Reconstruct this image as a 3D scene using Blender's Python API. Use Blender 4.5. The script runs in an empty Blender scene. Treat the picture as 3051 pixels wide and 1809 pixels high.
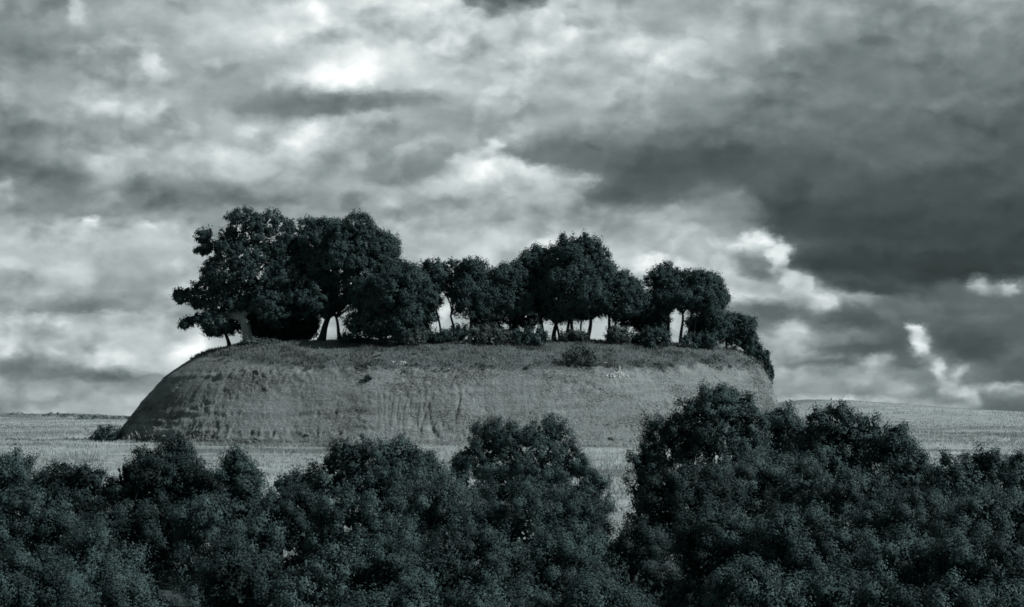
import bpy, math, random
import numpy as np
from mathutils import Vector
from mathutils.bvhtree import BVHTree

# ------------------------------------------------------------------ camera
W0, H0 = 3051, 1809
FPX = (W0 / 2) / math.tan(math.radians(14.0))       # focal length in photo pixels
EYE = 12.0
PITCH = math.atan((1240 - H0 / 2) / FPX)
scene = bpy.context.scene
COL = scene.collection
cam_d = bpy.data.cameras.new('camera')
cam_d.sensor_width = 36.0
cam_d.lens = 18.0 / math.tan(math.radians(14.0))
cam_d.clip_start = 0.5
cam_d.clip_end = 20000
cam = bpy.data.objects.new('camera', cam_d)
COL.objects.link(cam)
cam.location = (0, 0, EYE)
cam.rotation_euler = (math.pi / 2 + PITCH, 0, 0)
scene.camera = cam

SUN_EL, SUN_AZ = 38.0, 109.0       # azimuth clockwise from +Y (the view direction): to the right, behind the camera
SUN_STRENGTH = 5.0
EXPOSURE = 0.0


def ray(px, py):
    cx = (px - W0 / 2) / FPX
    up = -(py - H0 / 2) / FPX
    return (cx, math.cos(PITCH) - math.sin(PITCH) * up, math.sin(PITCH) + math.cos(PITCH) * up)


def at(px, py, Y):
    d = ray(px, py)
    k = Y / d[1]
    return np.array((d[0] * k, Y, EYE + d[2] * k))


def to_px(d):
    f = d[1] * math.cos(PITCH) + d[2] * math.sin(PITCH)
    u = -d[1] * math.sin(PITCH) + d[2] * math.cos(PITCH)
    return W0 / 2 + FPX * d[0] / f, H0 / 2 - FPX * u / f


# ------------------------------------------------------------------ sky: broken cloud deck
# tones of the cloud deck (0..255 as seen), columns every 312 units, rows every 100 units of a 2503-wide view
BASE = np.array([
    [140, 172, 185, 215, 205, 172, 160, 138, 150],
    [150, 165, 190, 222, 208, 200, 155, 130, 130],
    [155, 165, 172, 200, 198, 165, 135, 120, 118],
    [135, 160, 165, 180, 160, 140, 120, 108, 105],
    [125, 160, 165, 150, 165, 128, 95, 90, 86],
    [140, 142, 150, 160, 172, 140, 95, 72, 68],
    [185, 182, 185, 180, 188, 185, 170, 72, 66],
    [165, 165, 180, 185, 190, 192, 185, 95, 105],
    [175, 180, 178, 185, 185, 190, 140, 100, 92],
    [160, 185, 175, 180, 180, 180, 150, 130, 92],
    [178, 172, 175, 180, 180, 180, 165, 155, 110]], float)
BR = [  # x, y, rx, ry, tilt, tone, opacity
    (1160, -4, 36, 24, 10, 84, .85), (1225, -14, 56, 38, -8, 76, .9), (1292, -6, 34, 24, 15, 86, .85), (1196, 26, 26, 16, 20, 105, .6), (1248, 24, 16, 12, 0, 178, .75), (1180, 12, 10, 9, 0, 160, .6), (1318, 22, 22, 14, 0, 190, .6),
    (380, 155, 22, 48, -25, 228, .9), (440, 235, 40, 25, -35, 192, .7), (110, 100, 60, 20, 0, 172, .5),
    (30, 60, 90, 80, 0, 128, .7), (10, 170, 60, 30, 0, 140, .6), (300, 25, 60, 30, 0, 168, .5), (430, 60, 50, 60, 0, 160, .5),
    (760, 70, 120, 60, 0, 222, .6), (930, 150, 110, 60, 0, 232, .7), (1080, 60, 70, 50, 0, 225, .6), (950, 50, 90, 25, 0, 190, .6),
    (1420, 90, 110, 55, 0, 215, .7), (1500, 30, 60, 30, 0, 185, .5),
    (1620, 60, 60, 30, 0, 148, .6), (1730, 20, 60, 30, 0, 172, .5), (650, 175, 120, 30, 0, 168, .5),
    (780, 250, 170, 24, 0, 122, .85), (650, 265, 90, 34, 0, 138, .6), (1090, 285, 90, 25, 0, 138, .7),
    (890, 290, 80, 20, -8, 208, .8), (800, 315, 50, 25, 0, 215, .7), 
    (640, 345, 40, 25, 0, 140, .6),
    (250, 415, 45, 38, 0, 195, .85), (320, 400, 50, 40, 0, 175, .5), (180, 350, 40, 18, 30, 170, .5),
    (90, 400, 105, 50, 15, 122, .9), (30, 375, 60, 40, 0, 118, .8), (10, 470, 34, 24, 20, 192, .9), (110, 480, 100, 30, 0, 138, .7),
    (30, 320, 60, 30, 0, 165, .5), (540, 470, 120, 32, -6, 128, .8), (360, 490, 160, 30, 0, 140, .7), (660, 455, 80, 30, 0, 140, .5),
    (857, 496, 30, 28, 0, 112, .85), (790, 500, 50, 20, 0, 130, .6), (930, 340, 80, 35, 0, 165, .6), 
    (870, 390, 25, 30, 30, 205, .7), (1120, 385, 40, 22, 0, 150, .5), 
    (1120, 445, 90, 26, 0, 210, .8), (1250, 372, 40, 8, 10, 112, .7), (1430, 445, 36, 16, 10, 196, .8),
    (1455, 438, 18, 12, 0, 212, .7), (1350, 470, 60, 20, 0, 205, .6), (1160, 490, 90, 12, 0, 150, .6), (1250, 455, 24, 8, 0, 175, .6),
    (1380, 370, 150, 28, 8, 112, .85), (1240, 268, 30, 30, 0, 186, .8), (1250, 310, 60, 20, 0, 150, .6), (1400, 300, 160, 50, 0, 132, .5),
    (1550, 420, 130, 34, 8, 100, .85), (1750, 475, 55, 26, 0, 150, .85),
    (1790, 520, 60, 30, 0, 140, .8), (1680, 510, 60, 20, 0, 165, .6), (1700, 390, 180, 26, 0, 82, .8), (1900, 420, 160, 30, 5, 80, .7),
    (1930, 500, 110, 36, 30, 72, .9), (2050, 540, 150, 36, 0, 66, .9), (2330, 470, 200, 30, 0, 86, .5), (2250, 590, 250, 14, 0, 84, .7),
    (2060, 640, 150, 30, 0, 60, .95), (2250, 655, 260, 30, 0, 58, .95), (2140, 705, 130, 14, 0, 66, .8), (2420, 560, 160, 24, 0, 62, .7),
    (1500, 400, 190, 40, 12, 104, .7), (1760, 410, 200, 45, 10, 92, .7), (2080, 470, 280, 55, 8, 80, .75), (2330, 560, 260, 60, 4, 68, .8), (2150, 620, 240, 60, 6, 62, .85),
    (2400, 640, 160, 40, 0, 60, .85), (2080, 690, 110, 20, 8, 62, .85), (2250, 600, 180, 8, 0, 82, .6), (1640, 440, 130, 46, 14, 92, .6), (1935, 545, 60, 40, 35, 70, .85),
    (1240, 548, 34, 8, 0, 150, .7), (1020, 575, 80, 16, 0, 205, .6), (1450, 545, 60, 8, 0, 165, .6), (1350, 590, 100, 14, 0, 198, .5),
    (1600, 640, 60, 16, 0, 255, 1), (1560, 655, 36, 14, -20, 250, .8), (1660, 640, 30, 14, 0, 245, .7), (1700, 590, 100, 12, 0, 180, .6),
    (1880, 585, 34, 18, 20, 255, 1), (1906, 612, 24, 18, 40, 255, .9), (1888, 634, 26, 20, 40, 255, 1), (1832, 590, 40, 12, -15, 238, .9),
    (1922, 682, 13, 28, -20, 245, .95), (1964, 698, 24, 24, -35, 212, .85), (1770, 645, 28, 30, 0, 222, .8), (1840, 658, 40, 20, -10, 108, .75), (1868, 662, 30, 22, 20, 104, .75),
    (1882, 603, 8, 7, 0, 150, .7), (1800, 615, 30, 10, 0, 200, .5),
    (1832, 726, 90, 12, 0, 206, .85), (1803, 726, 32, 10, 0, 238, .85), (2015, 742, 38, 22, 25, 206, .85), (2106, 733, 60, 12, 0, 165, .8),
    (1905, 764, 100, 14, 0, 104, .85), (2088, 784, 95, 20, 0, 84, .9), (2250, 745, 120, 12, 0, 120, .6), (1931, 802, 38, 26, 0, 208, .85),
    (1945, 843, 60, 20, 15, 182, .7), (2088, 850, 110, 15, 0, 84, .9), (2080, 822, 130, 8, 0, 130, .7), (2180, 770, 40, 10, 20, 130, .6),
    (2250, 808, 20, 18, 20, 252, 1), (2272, 826, 20, 14, 30, 252, .8), (2248, 848, 24, 22, 35, 255, 1), (2286, 897, 14, 24, -20, 228, .95),
    (2335, 908, 26, 18, 25, 176, .8), (2312, 938, 36, 18, 20, 216, .85), (2375, 965, 34, 20, 30, 206, .85), (2459, 950, 55, 12, 0, 188, .8),
    (2400, 850, 75, 40, 0, 70, .9), (2200, 884, 50, 16, 0, 88, .85), (2440, 800, 90, 14, 0, 98, .6), (2380, 775, 80, 10, 0, 125, .5),
    (2408, 694, 26, 18, 0, 220, .9), (2475, 700, 30, 15, 0, 205, .9), (2450, 742, 70, 10, 0, 100, .7), (2142, 886, 34, 20, -15, 204, .85),
    (2030, 905, 75, 8, 0, 188, .8), (1977, 886, 85, 10, 0, 108, .8), (1942, 930, 80, 22, 0, 182, .7), (2106, 925, 70, 18, 0, 180, .7),
    (2193, 945, 30, 14, 0, 194, .7), (2088, 957, 70, 8, 0, 122, .75), (2230, 925, 40, 10, 0, 120, .6), (2452, 1000, 80, 14, 0, 92, .85),
    (2290, 975, 40, 10, 0, 130, .5), (2050, 978, 180, 8, 0, 205, .8), (2300, 992, 80, 8, 0, 180, .6),
    (212, 539, 34, 9, 0, 248, 1), (90, 545, 60, 12, 0, 190, .6), (392, 557, 45, 9, 8, 232, .9), (300, 585, 150, 26, 0, 202, .7),
    (240, 516, 130, 8, 0, 128, .8), (420, 525, 80, 8, 0, 160, .6), (100, 600, 120, 22, 0, 190, .6), (212, 678, 240, 26, 0, 162, .7),
    (200, 745, 240, 18, 0, 122, .9), (60, 735, 120, 12, 0, 135, .6), (380, 735, 60, 12, 0, 150, .6), (71, 781, 75, 12, 0, 206, .8),
    (159, 784, 22, 7, 0, 218, .7), (200, 822, 180, 26, 0, 184, .7), (90, 815, 80, 10, 0, 160, .6), (283, 873, 60, 24, 15, 228, .9),
    (245, 845, 24, 12, 0, 215, .6), (456, 858, 56, 30, -15, 230, .9), (400, 830, 60, 16, 0, 160, .6), (106, 852, 44, 12, 10, 206, .8),
    (30, 855, 40, 10, 0, 205, .7), (215, 850, 22, 10, 0, 145, .6), (60, 900, 110, 22, 0, 128, .85), (260, 916, 230, 13, 3, 122, .9),
    (258, 944, 30, 10, 0, 198, .8), (88, 962, 44, 12, 0, 190, .7), (190, 975, 120, 12, 0, 160, .6), (330, 950, 80, 10, 0, 178, .6),
    (620, 700, 200, 60, 0, 190, .3),
    # upper left and centre
    (198, 21, 18, 32, -15, 218, .85), (601, 53, 140, 50, 0, 212, .6), (672, 70, 60, 50, 0, 230, .7), (743, 18, 50, 26, 0, 238, .8), (824, 177, 60, 40, 0, 228, .7), (743, 88, 50, 24, 0, 188, .6),
    (566, 212, 110, 42, 0, 152, .7), (708, 262, 150, 26, 0, 122, .85), (252, 258, 52, 18, -8, 198, .85), (330, 262, 40, 12, 0, 178, .6), (463, 318, 22, 20, 0, 208, .8), (608, 322, 20, 18, 0, 204, .8),
    (584, 407, 86, 36, 12, 218, .85), (743, 347, 92, 36, -16, 232, .9), (690, 372, 50, 20, 0, 205, .6), (460, 375, 60, 24, 0, 184, .6), (28, 322, 56, 26, 0, 114, .8), (442, 474, 130, 28, 0, 128, .8), (637, 490, 90, 18, 0, 124, .75),
    (520, 340, 60, 24, 0, 148, .6), (140, 300, 60, 24, 0, 152, .5), (60, 200, 60, 30, 0, 172, .6), (180, 150, 60, 26, 0, 176, .5),
    (884, 113, 52, 42, 0, 238, .85), (1015, 21, 60, 28, 0, 232, .7), (1061, 64, 50, 34, 0, 234, .7), (891, 39, 60, 22, 0, 188, .7), (1200, 40, 26, 9, 15, 130, .5), (1174, 113, 26, 30, 10, 168, .5), (1160, 155, 30, 14, 0, 180, .6),
    (1351, 60, 66, 38, 0, 228, .8), (1333, 134, 120, 44, 0, 212, .6), (1421, 42, 50, 24, 0, 150, .6), (970, 248, 150, 20, 0, 138, .85), (1000, 205, 90, 22, 0, 205, .6), (997, 322, 95, 34, 0, 162, .7), (1174, 311, 50, 18, 0, 138, .7),
    (997, 419, 105, 26, -4, 124, .85), (1128, 398, 40, 26, -15, 216, .9), (1156, 371, 46, 14, -10, 208, .85), (1202, 347, 28, 13, 20, 200, .9), (1209, 417, 85, 28, 0, 230, .9), (1298, 419, 62, 20, 8, 232, .9), (1344, 442, 32, 20, 20, 218, .85),
    (1202, 376, 18, 5, 10, 118, .7), (1100, 450, 90, 16, 0, 196, .6), (1310, 385, 90, 14, 12, 112, .8), (1420, 400, 70, 20, 15, 108, .8), (1500, 478, 60, 34, 10, 84, .7), (1570, 480, 90, 30, 0, 84, .7), (1620, 455, 60, 30, 0, 88, .6),
]


def sky_tone(px, py):
    x, y = px / W0 * 2503.0, py / W0 * 2503.0
    u = np.clip(x / 312.9, 0, 7.999)
    v = np.clip(y / 100.0, 0, 9.999)
    i, j = u.astype(int), v.astype(int)
    fu, fv = u - i, v - j
    fu = fu * fu * (3 - 2 * fu)
    fv = fv * fv * (3 - 2 * fv)
    t = (BASE[j, i] * (1 - fu) + BASE[j, i + 1] * fu) * (1 - fv) + (BASE[j + 1, i] * (1 - fu) + BASE[j + 1, i + 1] * fu) * fv
    for bx, by, rx, ry, an, tone, op in BR:
        a = math.radians(an)
        dx, dy = x - bx, y - by
        ex = (dx * math.cos(a) + dy * math.sin(a)) / rx
        ey = (-dx * math.sin(a) + dy * math.cos(a)) / ry
        # sunlit tops and dark bases are crisp, the other side fades
        hard = (ey < 0) if tone > 165 else (ey > 0)
        pw = np.where(hard, 2.6, 1.25)
        w = op * np.exp(-(ex * ex + ey * ey) ** pw * .75)
        t = t + (tone - t) * w
    return t


world = bpy.data.worlds.new('World')
scene.world = world
world.use_nodes = True


class Nodes:
    def __init__(self, nt):
        self.nt = nt

    def new(self, typ, **kw):
        n = self.nt.nodes.new(typ)
        for k, v in kw.items():
            setattr(n, k, v)
        return n

    def put(self, sock, val):
        if isinstance(val, bpy.types.NodeSocket):
            self.nt.links.new(val, sock)
        elif val is not None:
            sock.default_value = val

    def m(self, op, a, b=None, c=None, clamp=False):
        n = self.new('ShaderNodeMath', operation=op, use_clamp=clamp)
        self.put(n.inputs[0], a); self.put(n.inputs[1], b); self.put(n.inputs[2], c)
        return n.outputs[0]

    def v(self, op, a, b=None, out=0):
        n = self.new('ShaderNodeVectorMath', operation=op)
        self.put(n.inputs[0], a); self.put(n.inputs[1], b)
        return n.outputs[out]

    def noise(self, vec, scale, detail=4, rough=.5, dist=0.0, color=False):
        n = self.new('ShaderNodeTexNoise')
        self.put(n.inputs['Vector'], vec)
        n.inputs['Scale'].default_value = scale
        n.inputs['Detail'].default_value = detail
        n.inputs['Roughness'].default_value = rough
        n.inputs['Distortion'].default_value = dist
        return n.outputs['Color' if color else 'Fac']

    def ramp(self, fac, stops, interp='LINEAR'):
        n = self.new('ShaderNodeValToRGB')
        n.color_ramp.interpolation = interp
        e = n.color_ramp.elements
        while len(e) < len(stops):
            e.new(.5)
        for k, (p, c) in enumerate(stops):
            e[k].position = p
            e[k].color = (*c, 1) if len(c) == 3 else c
        self.put(n.inputs[0], fac)
        return n.outputs[0]

    def rng(self, x, a, b, c=0.0, d=1.0, smooth=True):
        n = self.new('ShaderNodeMapRange', interpolation_type='SMOOTHSTEP' if smooth else 'LINEAR')
        self.put(n.inputs[0], x)
        for k, val in enumerate((a, b, c, d)):
            self.put(n.inputs[1 + k], val)
        return n.outputs[0]

    def mix(self, f, a, b, blend='MIX'):
        n = self.new('ShaderNodeMix', data_type='RGBA', blend_type=blend)
        self.put(n.inputs[0], f); self.put(n.inputs[6], a); self.put(n.inputs[7], b)
        return n.outputs[2]


def build_sky():
    nt = world.node_tree
    nt.nodes.clear()
    N = Nodes(nt)
    tc = N.new('ShaderNodeTexCoord')
    d = N.v('NORMALIZE', tc.outputs['Generated'])
    # ragged cloud edges: bend the look-up direction with turbulence
    dz = N.v('MULTIPLY', d, (1, 1, 1.6))
    w1 = N.v('SUBTRACT', N.noise(dz, 26, 3, .55, 0, True), (.5, .5, .5))
    w2 = N.v('SUBTRACT', N.noise(dz, 80, 6, .60, 0, True), (.5, .5, .5))
    dd = N.v('ADD', d, N.v('ADD', N.v('MULTIPLY', w1, (.015, .015, .008)), N.v('MULTIPLY', w2, (.012, .012, .0095))))
    sp = N.new('ShaderNodeSeparateXYZ')
    N.put(sp.inputs[0], dd)
    az = N.m('ARCTAN2', sp.outputs[0], sp.outputs[1])
    el = N.m('ARCSINE', sp.outputs[2])
    AZ0, AZ1 = math.radians(-15.0), math.radians(15.0)
    EL0, EL1 = math.radians(-0.4), math.radians(11.9)
    NC, NR = 120, 75
    u = N.m('DIVIDE', N.m('SUBTRACT', az, AZ0), AZ1 - AZ0, clamp=True)
    v = N.m('MULTIPLY', N.m('DIVIDE', N.m('SUBTRACT', el, EL0), EL1 - EL0, clamp=True), NR - 1.0)
    azs = np.linspace(AZ0, AZ1, NC)
    els = np.linspace(EL0, EL1, NR)
    A, E = np.meshgrid(azs, els)
    dirs = np.stack([np.sin(A) * np.cos(E), np.cos(A) * np.cos(E), np.sin(E)])
    px, py = to_px(dirs)
    T = np.clip(sky_tone(px, py) / 255.0, 0, 1)
    uc = N.new('ShaderNodeCombineColor')
    for k in range(3):
        N.put(uc.inputs[k], u)
    total = None
    for r in range(0, NR, 3):
        n = N.new('ShaderNodeRGBCurve')
        N.put(n.inputs['Color'], uc.outputs[0])
        mp = n.mapping
        for k in range(3):
            c = mp.curves[k]
            row = T[r + k]
            c.points[0].location = (0, row[0])
            c.points[1].location = (1, row[-1])
            for q in range(1, NC - 1):
                c.points.new(q / (NC - 1), row[q])
        mp.update()
        h = N.v('SUBTRACT', (1, 1, 1), N.v('ABSOLUTE', N.v('SUBTRACT', (r, r + 1, r + 2), N.v('MULTIPLY', (1, 1, 1), v))))
        h = N.v('MAXIMUM', h, (0, 0, 0))
        s = N.v('DOT_PRODUCT', n.outputs[0], h, out=1)
        total = s if total is None else N.m('ADD', total, s)
    # the deck beyond the view: unseen broken cloud, toned darker for deeper shadows
    far = N.noise(N.v('MULTIPLY', d, (1, 1, 2.4)), 4.2, 6, .55, .4)
    far = N.rng(far, .34, .68, .20, .62)
    az_m = N.rng(N.m('ABSOLUTE', az), math.radians(14.2), math.radians(19), 0, 1)
    el_m = N.rng(el, math.radians(11.4), math.radians(16), 0, 1)
    out = N.m('MAXIMUM', az_m, el_m)
    mixf = N.new('ShaderNodeMix', data_type='FLOAT')
    N.put(mixf.inputs[0], out); N.put(mixf.inputs[2], total); N.put(mixf.inputs[3], far)
    tone = mixf.outputs[0]
    # billows: detail, lit from above
    n0 = N.noise(dz, 34, 7, .54)
    n1 = N.noise(N.v('ADD', dz, (.003, 0, .008)), 34, 7, .54)
    emb = N.m('SUBTRACT', n0, n1)
    fine = N.noise(dz, 190, 5, .6)
    dq = N.v('ADD', N.v('MULTIPLY', d, (1, 1, 1.35)), N.v('MULTIPLY', w2, (.010, .010, .010)))
    rims = None
    for sc, dl, lo, hi, wt in ((13, .013, .45, .62, .15), (29, .006, .46, .61, .10)):
        a_ = N.rng(N.noise(dq, sc, 3, .5), lo, hi, 0, 1)
        b_ = N.rng(N.noise(N.v('ADD', dq, (-dl * .5, 0, dl)), sc, 3, .5), lo, hi, 0, 1)
        e_ = N.m('MULTIPLY', N.m('SUBTRACT', a_, b_), wt)
        rims = e_ if rims is None else N.m('ADD', rims, e_)
    det = N.m('ADD', N.m('MULTIPLY', N.m('SUBTRACT', n0, .5), .12), N.m('MULTIPLY', emb, .24))
    det = N.m('ADD', det, N.m('MULTIPLY', N.m('SUBTRACT', fine, .5), .02))
    det = N.m('ADD', det, rims)
    amp = N.rng(tone, .25, .7, .22, 1.0)
    tone = N.m('ADD', tone, N.m('MULTIPLY', det, amp), clamp=True)
    # cool duotone of the print: tone -> linear light
    stops = []
    for t in np.linspace(0, 1, 14):
        g = ((t * 1.03 + .055) / 1.055) ** 2.4
        r = max(0, t - .042 * min(1, t * 4) * (1 - .7 * t ** 8))
        rr = ((r * 1.03 + .055) / 1.055) ** 2.4
        b = t
        bb = ((b * 1.03 + .055) / 1.055) ** 2.4
        stops.append((float(t), (rr, g, bb)))
    cloud = N.ramp(tone, stops)
    sky = N.new('ShaderNodeTexSky', sky_type='NISHITA')
    sky.sun_disc = False
    sky.sun_elevation = math.radians(SUN_EL)
    sky.sun_rotation = math.radians(SUN_AZ)
    bw = N.new('ShaderNodeRGBToBW')
    N.put(bw.inputs[0], sky.outputs[0])
    bg1 = N.new('ShaderNodeBackground')
    N.put(bg1.inputs[0], bw.outputs[0]); bg1.inputs[1].default_value = .05
    bg2 = N.new('ShaderNodeBackground')
    N.put(bg2.inputs[0], cloud); bg2.inputs[1].default_value = 1.0
    mx = N.new('ShaderNodeMixShader')
    mx.inputs[0].default_value = .96
    nt.links.new(bg1.outputs[0], mx.inputs[1])
    nt.links.new(bg2.outputs[0], mx.inputs[2])
    o = N.new('ShaderNodeOutputWorld')
    nt.links.new(mx.outputs[0], o.inputs[0])


build_sky()
sun_d = bpy.data.lights.new('sun', 'SUN')
sun_d.energy = SUN_STRENGTH
sun_d.angle = math.radians(.6)
sun_d.color = (1.0, .995, .985)
sun = bpy.data.objects.new('sun', sun_d)
COL.objects.link(sun)
_e, _a = math.radians(SUN_EL), math.radians(SUN_AZ)
SUN_DIR = Vector((math.sin(_a) * math.cos(_e), math.cos(_a) * math.cos(_e), math.sin(_e)))
sun.rotation_euler = SUN_DIR.to_track_quat('Z', 'Y').to_euler()
sun.location = (60, -40, 80)
vs = scene.view_settings
vs.view_transform = 'Standard'
vs.look = 'None'
vs.gamma = 1.0
vs.exposure = EXPOSURE
vs.use_curve_mapping = False
scene.cycles.filter_width = 1.65
scene.cycles.max_bounces = 5
scene.cycles.diffuse_bounces = 3
scene.cycles.transmission_bounces = 3

# ------------------------------------------------------------------ helpers
RS = np.random.RandomState


def _hash(ix, iy, iz, seed):
    h = (ix * 374761393 + iy * 668265263 + iz * 2147483647 + seed * 1274126177) & 0xFFFFFFFF
    h = ((h ^ (h >> 13)) * 1274126177) & 0xFFFFFFFF
    h = ((h ^ (h >> 16)) * 2246822519) & 0xFFFFFFFF
    return ((h ^ (h >> 15)) & 0xFFFFFF) / float(0xFFFFFF)


def vnoise(x, y, z=0.0, seed=0):
    x, y, z = np.broadcast_arrays(np.asarray(x, float), np.asarray(y, float), np.asarray(z, float))
    fx, fy, fz = np.floor(x), np.floor(y), np.floor(z)
    ix, iy, iz = fx.astype(np.int64), fy.astype(np.int64), fz.astype(np.int64)
    tx, ty, tz = x - fx, y - fy, z - fz
    tx, ty, tz = (t * t * t * (t * (t * 6 - 15) + 10) for t in (tx, ty, tz))
    r = 0
    for a in (0, 1):
        for b in (0, 1):
            for c in (0, 1):
                w = (tx if a else 1 - tx) * (ty if b else 1 - ty) * (tz if c else 1 - tz)
                r = r + w * _hash(ix + a, iy + b, iz + c, seed)
    return r * 2 - 1


def fbm(x, y, z=0.0, octaves=4, seed=0, gain=.5):
    r, a, f, n = 0, 1, 1, 0
    for k in range(octaves):
        r = r + a * vnoise(np.asarray(x) * f, np.asarray(y) * f, np.asarray(z) * f, seed + k * 17)
        n += a
        a *= gain
        f *= 2.03
    return r / n


def sstep(x, a, b):
    t = np.clip((x - a) / (b - a), 0, 1)
    return t * t * (3 - 2 * t)


def mesh_np(name, verts, faces, mat=None, smooth=False, attrs=None):
    """faces: (n,3) or (n,4) int array"""
    me = bpy.data.meshes.new(name)
    verts = np.ascontiguousarray(verts, dtype=np.float32)
    faces = np.ascontiguousarray(faces, dtype=np.int32)
    n, k = faces.shape
    me.vertices.add(len(verts))
    me.vertices.foreach_set('co', verts.ravel())
    me.loops.add(n * k)
    me.loops.foreach_set('vertex_index', faces.ravel())
    me.polygons.add(n)
    me.polygons.foreach_set('loop_start', np.arange(0, n * k, k, dtype=np.int32))
    me.polygons.foreach_set('loop_total', np.full(n, k, dtype=np.int32))
    me.polygons.foreach_set('use_smooth', np.full(n, smooth, dtype=bool))
    for an, (dom, vals) in (attrs or {}).items():
        at_ = me.attributes.new(an, 'FLOAT', dom)
        at_.data.foreach_set('value', np.ascontiguousarray(vals, dtype=np.float32))
    me.update(calc_edges=True)
    if mat:
        me.materials.append(mat)
    return me


def link(name, data, parent=None, loc=None):
    o = bpy.data.objects.new(name, data)
    COL.objects.link(o)
    if loc is not None:
        o.location = loc
    if parent:
        o.parent = parent
    return o


def tag(o, label=None, cat=None, group=None, kind=None):
    if label:
        o['label'] = label
    if cat:
        o['category'] = cat
    if group:
        o['group'] = group
    if kind:
        o['kind'] = kind
    return o


# ------------------------------------------------------------------ materials
def new_mat(name):
    m = bpy.data.materials.new(name)
    m.use_nodes = True
    m.node_tree.nodes.clear()
    return m, Nodes(m.node_tree)


def finish(N, shader):
    o = N.new('ShaderNodeOutputMaterial')
    N.nt.links.new(shader, o.inputs[0])


def principled(N, col, rough=.9, spec=.15, normal=None):
    p = N.new('ShaderNodeBsdfPrincipled')
    N.put(p.inputs['Base Color'], col)
    p.inputs['Roughness'].default_value = rough
    p.inputs['Specular IOR Level'].default_value = spec
    if normal is not None:
        N.put(p.inputs['Normal'], normal)
    return p.outputs[0]


def gray(v, tint=.86):
    return (v * tint, v, v * 1.0)


def leaf_material(name, lo, hi, tint=.62, transl=.12, rough=.5, spec=.35):
    m, N = new_mat(name)
    a = N.new('ShaderNodeAttribute', attribute_name='tone')
    c = N.ramp(a.outputs['Fac'], [(0, gray(lo, tint)), (1, gray(hi, tint))])
    p = principled(N, c, rough, spec)
    t = N.new('ShaderNodeBsdfTranslucent')
    N.put(t.inputs[0], c)
    mx = N.new('ShaderNodeMixShader')
    mx.inputs[0].default_value = transl
    N.nt.links.new(p, mx.inputs[1])
    N.nt.links.new(t.outputs[0], mx.inputs[2])
    finish(N, mx.outputs[0])
    return m


def bark_material(name, lo, hi):
    m, N = new_mat(name)
    tc = N.new('ShaderNodeTexCoord')
    vec = N.v('MULTIPLY', tc.outputs['Object'], (6, 6, 1.2))
    n = N.noise(vec, 2.2, 6, .65)
    c = N.ramp(n, [(.3, gray(lo)), (.7, gray(hi))])
    b = N.new('ShaderNodeBump')
    b.inputs['Strength'].default_value = .7
    b.inputs['Distance'].default_value = .05
    N.put(b.inputs['Height'], n)
    finish(N, principled(N, c, .9, .1, b.outputs[0]))
    return m


M = {}
M['leaf_hill'] = leaf_material('hill_leaf', .044, .082, .60, .06, .7, .06)
M['leaf_fore'] = leaf_material('thicket_leaf', .030, .098, .58, .05, .6, .12)
M['leaf_dark'] = leaf_material('dark_shaded_oak_leaf', .018, .060, .56, .05, .6, .12)  # darker oak leaf; also puts the shade of the hollows into the colour
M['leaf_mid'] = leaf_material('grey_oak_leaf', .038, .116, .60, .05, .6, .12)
M['leaf_light'] = leaf_material('light_leaf', .050, .118, .62, .06, .6, .12)
M['leaf_scrub'] = leaf_material('scrub_leaf', .055, .12, .74, .1, .7, .12)
M['grass'] = leaf_material('dry_grass', .22, .46, .88, .2, .8, .1)
M['tuft'] = leaf_material('shoulder_grass', .10, .30, .84, .15, .8, .1)
M['bark_pale'] = bark_material('pale_bark', .13, .42)
M['bark_dark'] = bark_material('dark_bark', .02, .06)


def ground_material():
    m, N = new_mat('dry_field')
    g = N.new('ShaderNodeNewGeometry')
    pos = g.outputs['Position']
    n1 = N.noise(N.v('MULTIPLY', pos, (.02, .055, .0)), 1, 5, .6)
    n2 = N.noise(N.v('MULTIPLY', pos, (.35, .8, .3)), 1, 6, .65)
    n3 = N.noise(pos, 5, 3, .6)
    n4 = N.noise(N.v('MULTIPLY', pos, (.16, .035, .0)), 1, 5, .62)
    f = N.m('ADD', N.m('MULTIPLY', n1, .28), N.m('ADD', N.m('MULTIPLY', n2, .30), N.m('ADD', N.m('MULTIPLY', n3, .12), N.m('MULTIPLY', n4, .30))))
    c = N.ramp(f, [(.38, gray(.20)), (.5, gray(.32)), (.62, gray(.45))])
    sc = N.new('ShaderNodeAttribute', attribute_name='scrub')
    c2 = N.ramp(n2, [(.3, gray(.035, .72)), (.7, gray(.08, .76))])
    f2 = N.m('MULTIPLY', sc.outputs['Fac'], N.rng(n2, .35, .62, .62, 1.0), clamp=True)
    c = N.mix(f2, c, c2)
    b = N.new('ShaderNodeBump')
    b.inputs['Strength'].default_value = .6
    b.inputs['Distance'].default_value = .2
    N.put(b.inputs['Height'], N.m('ADD', n2, N.m('MULTIPLY', n3, .4)))
    finish(N, principled(N, c, .95, .05, b.outputs[0]))
    return m


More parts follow.
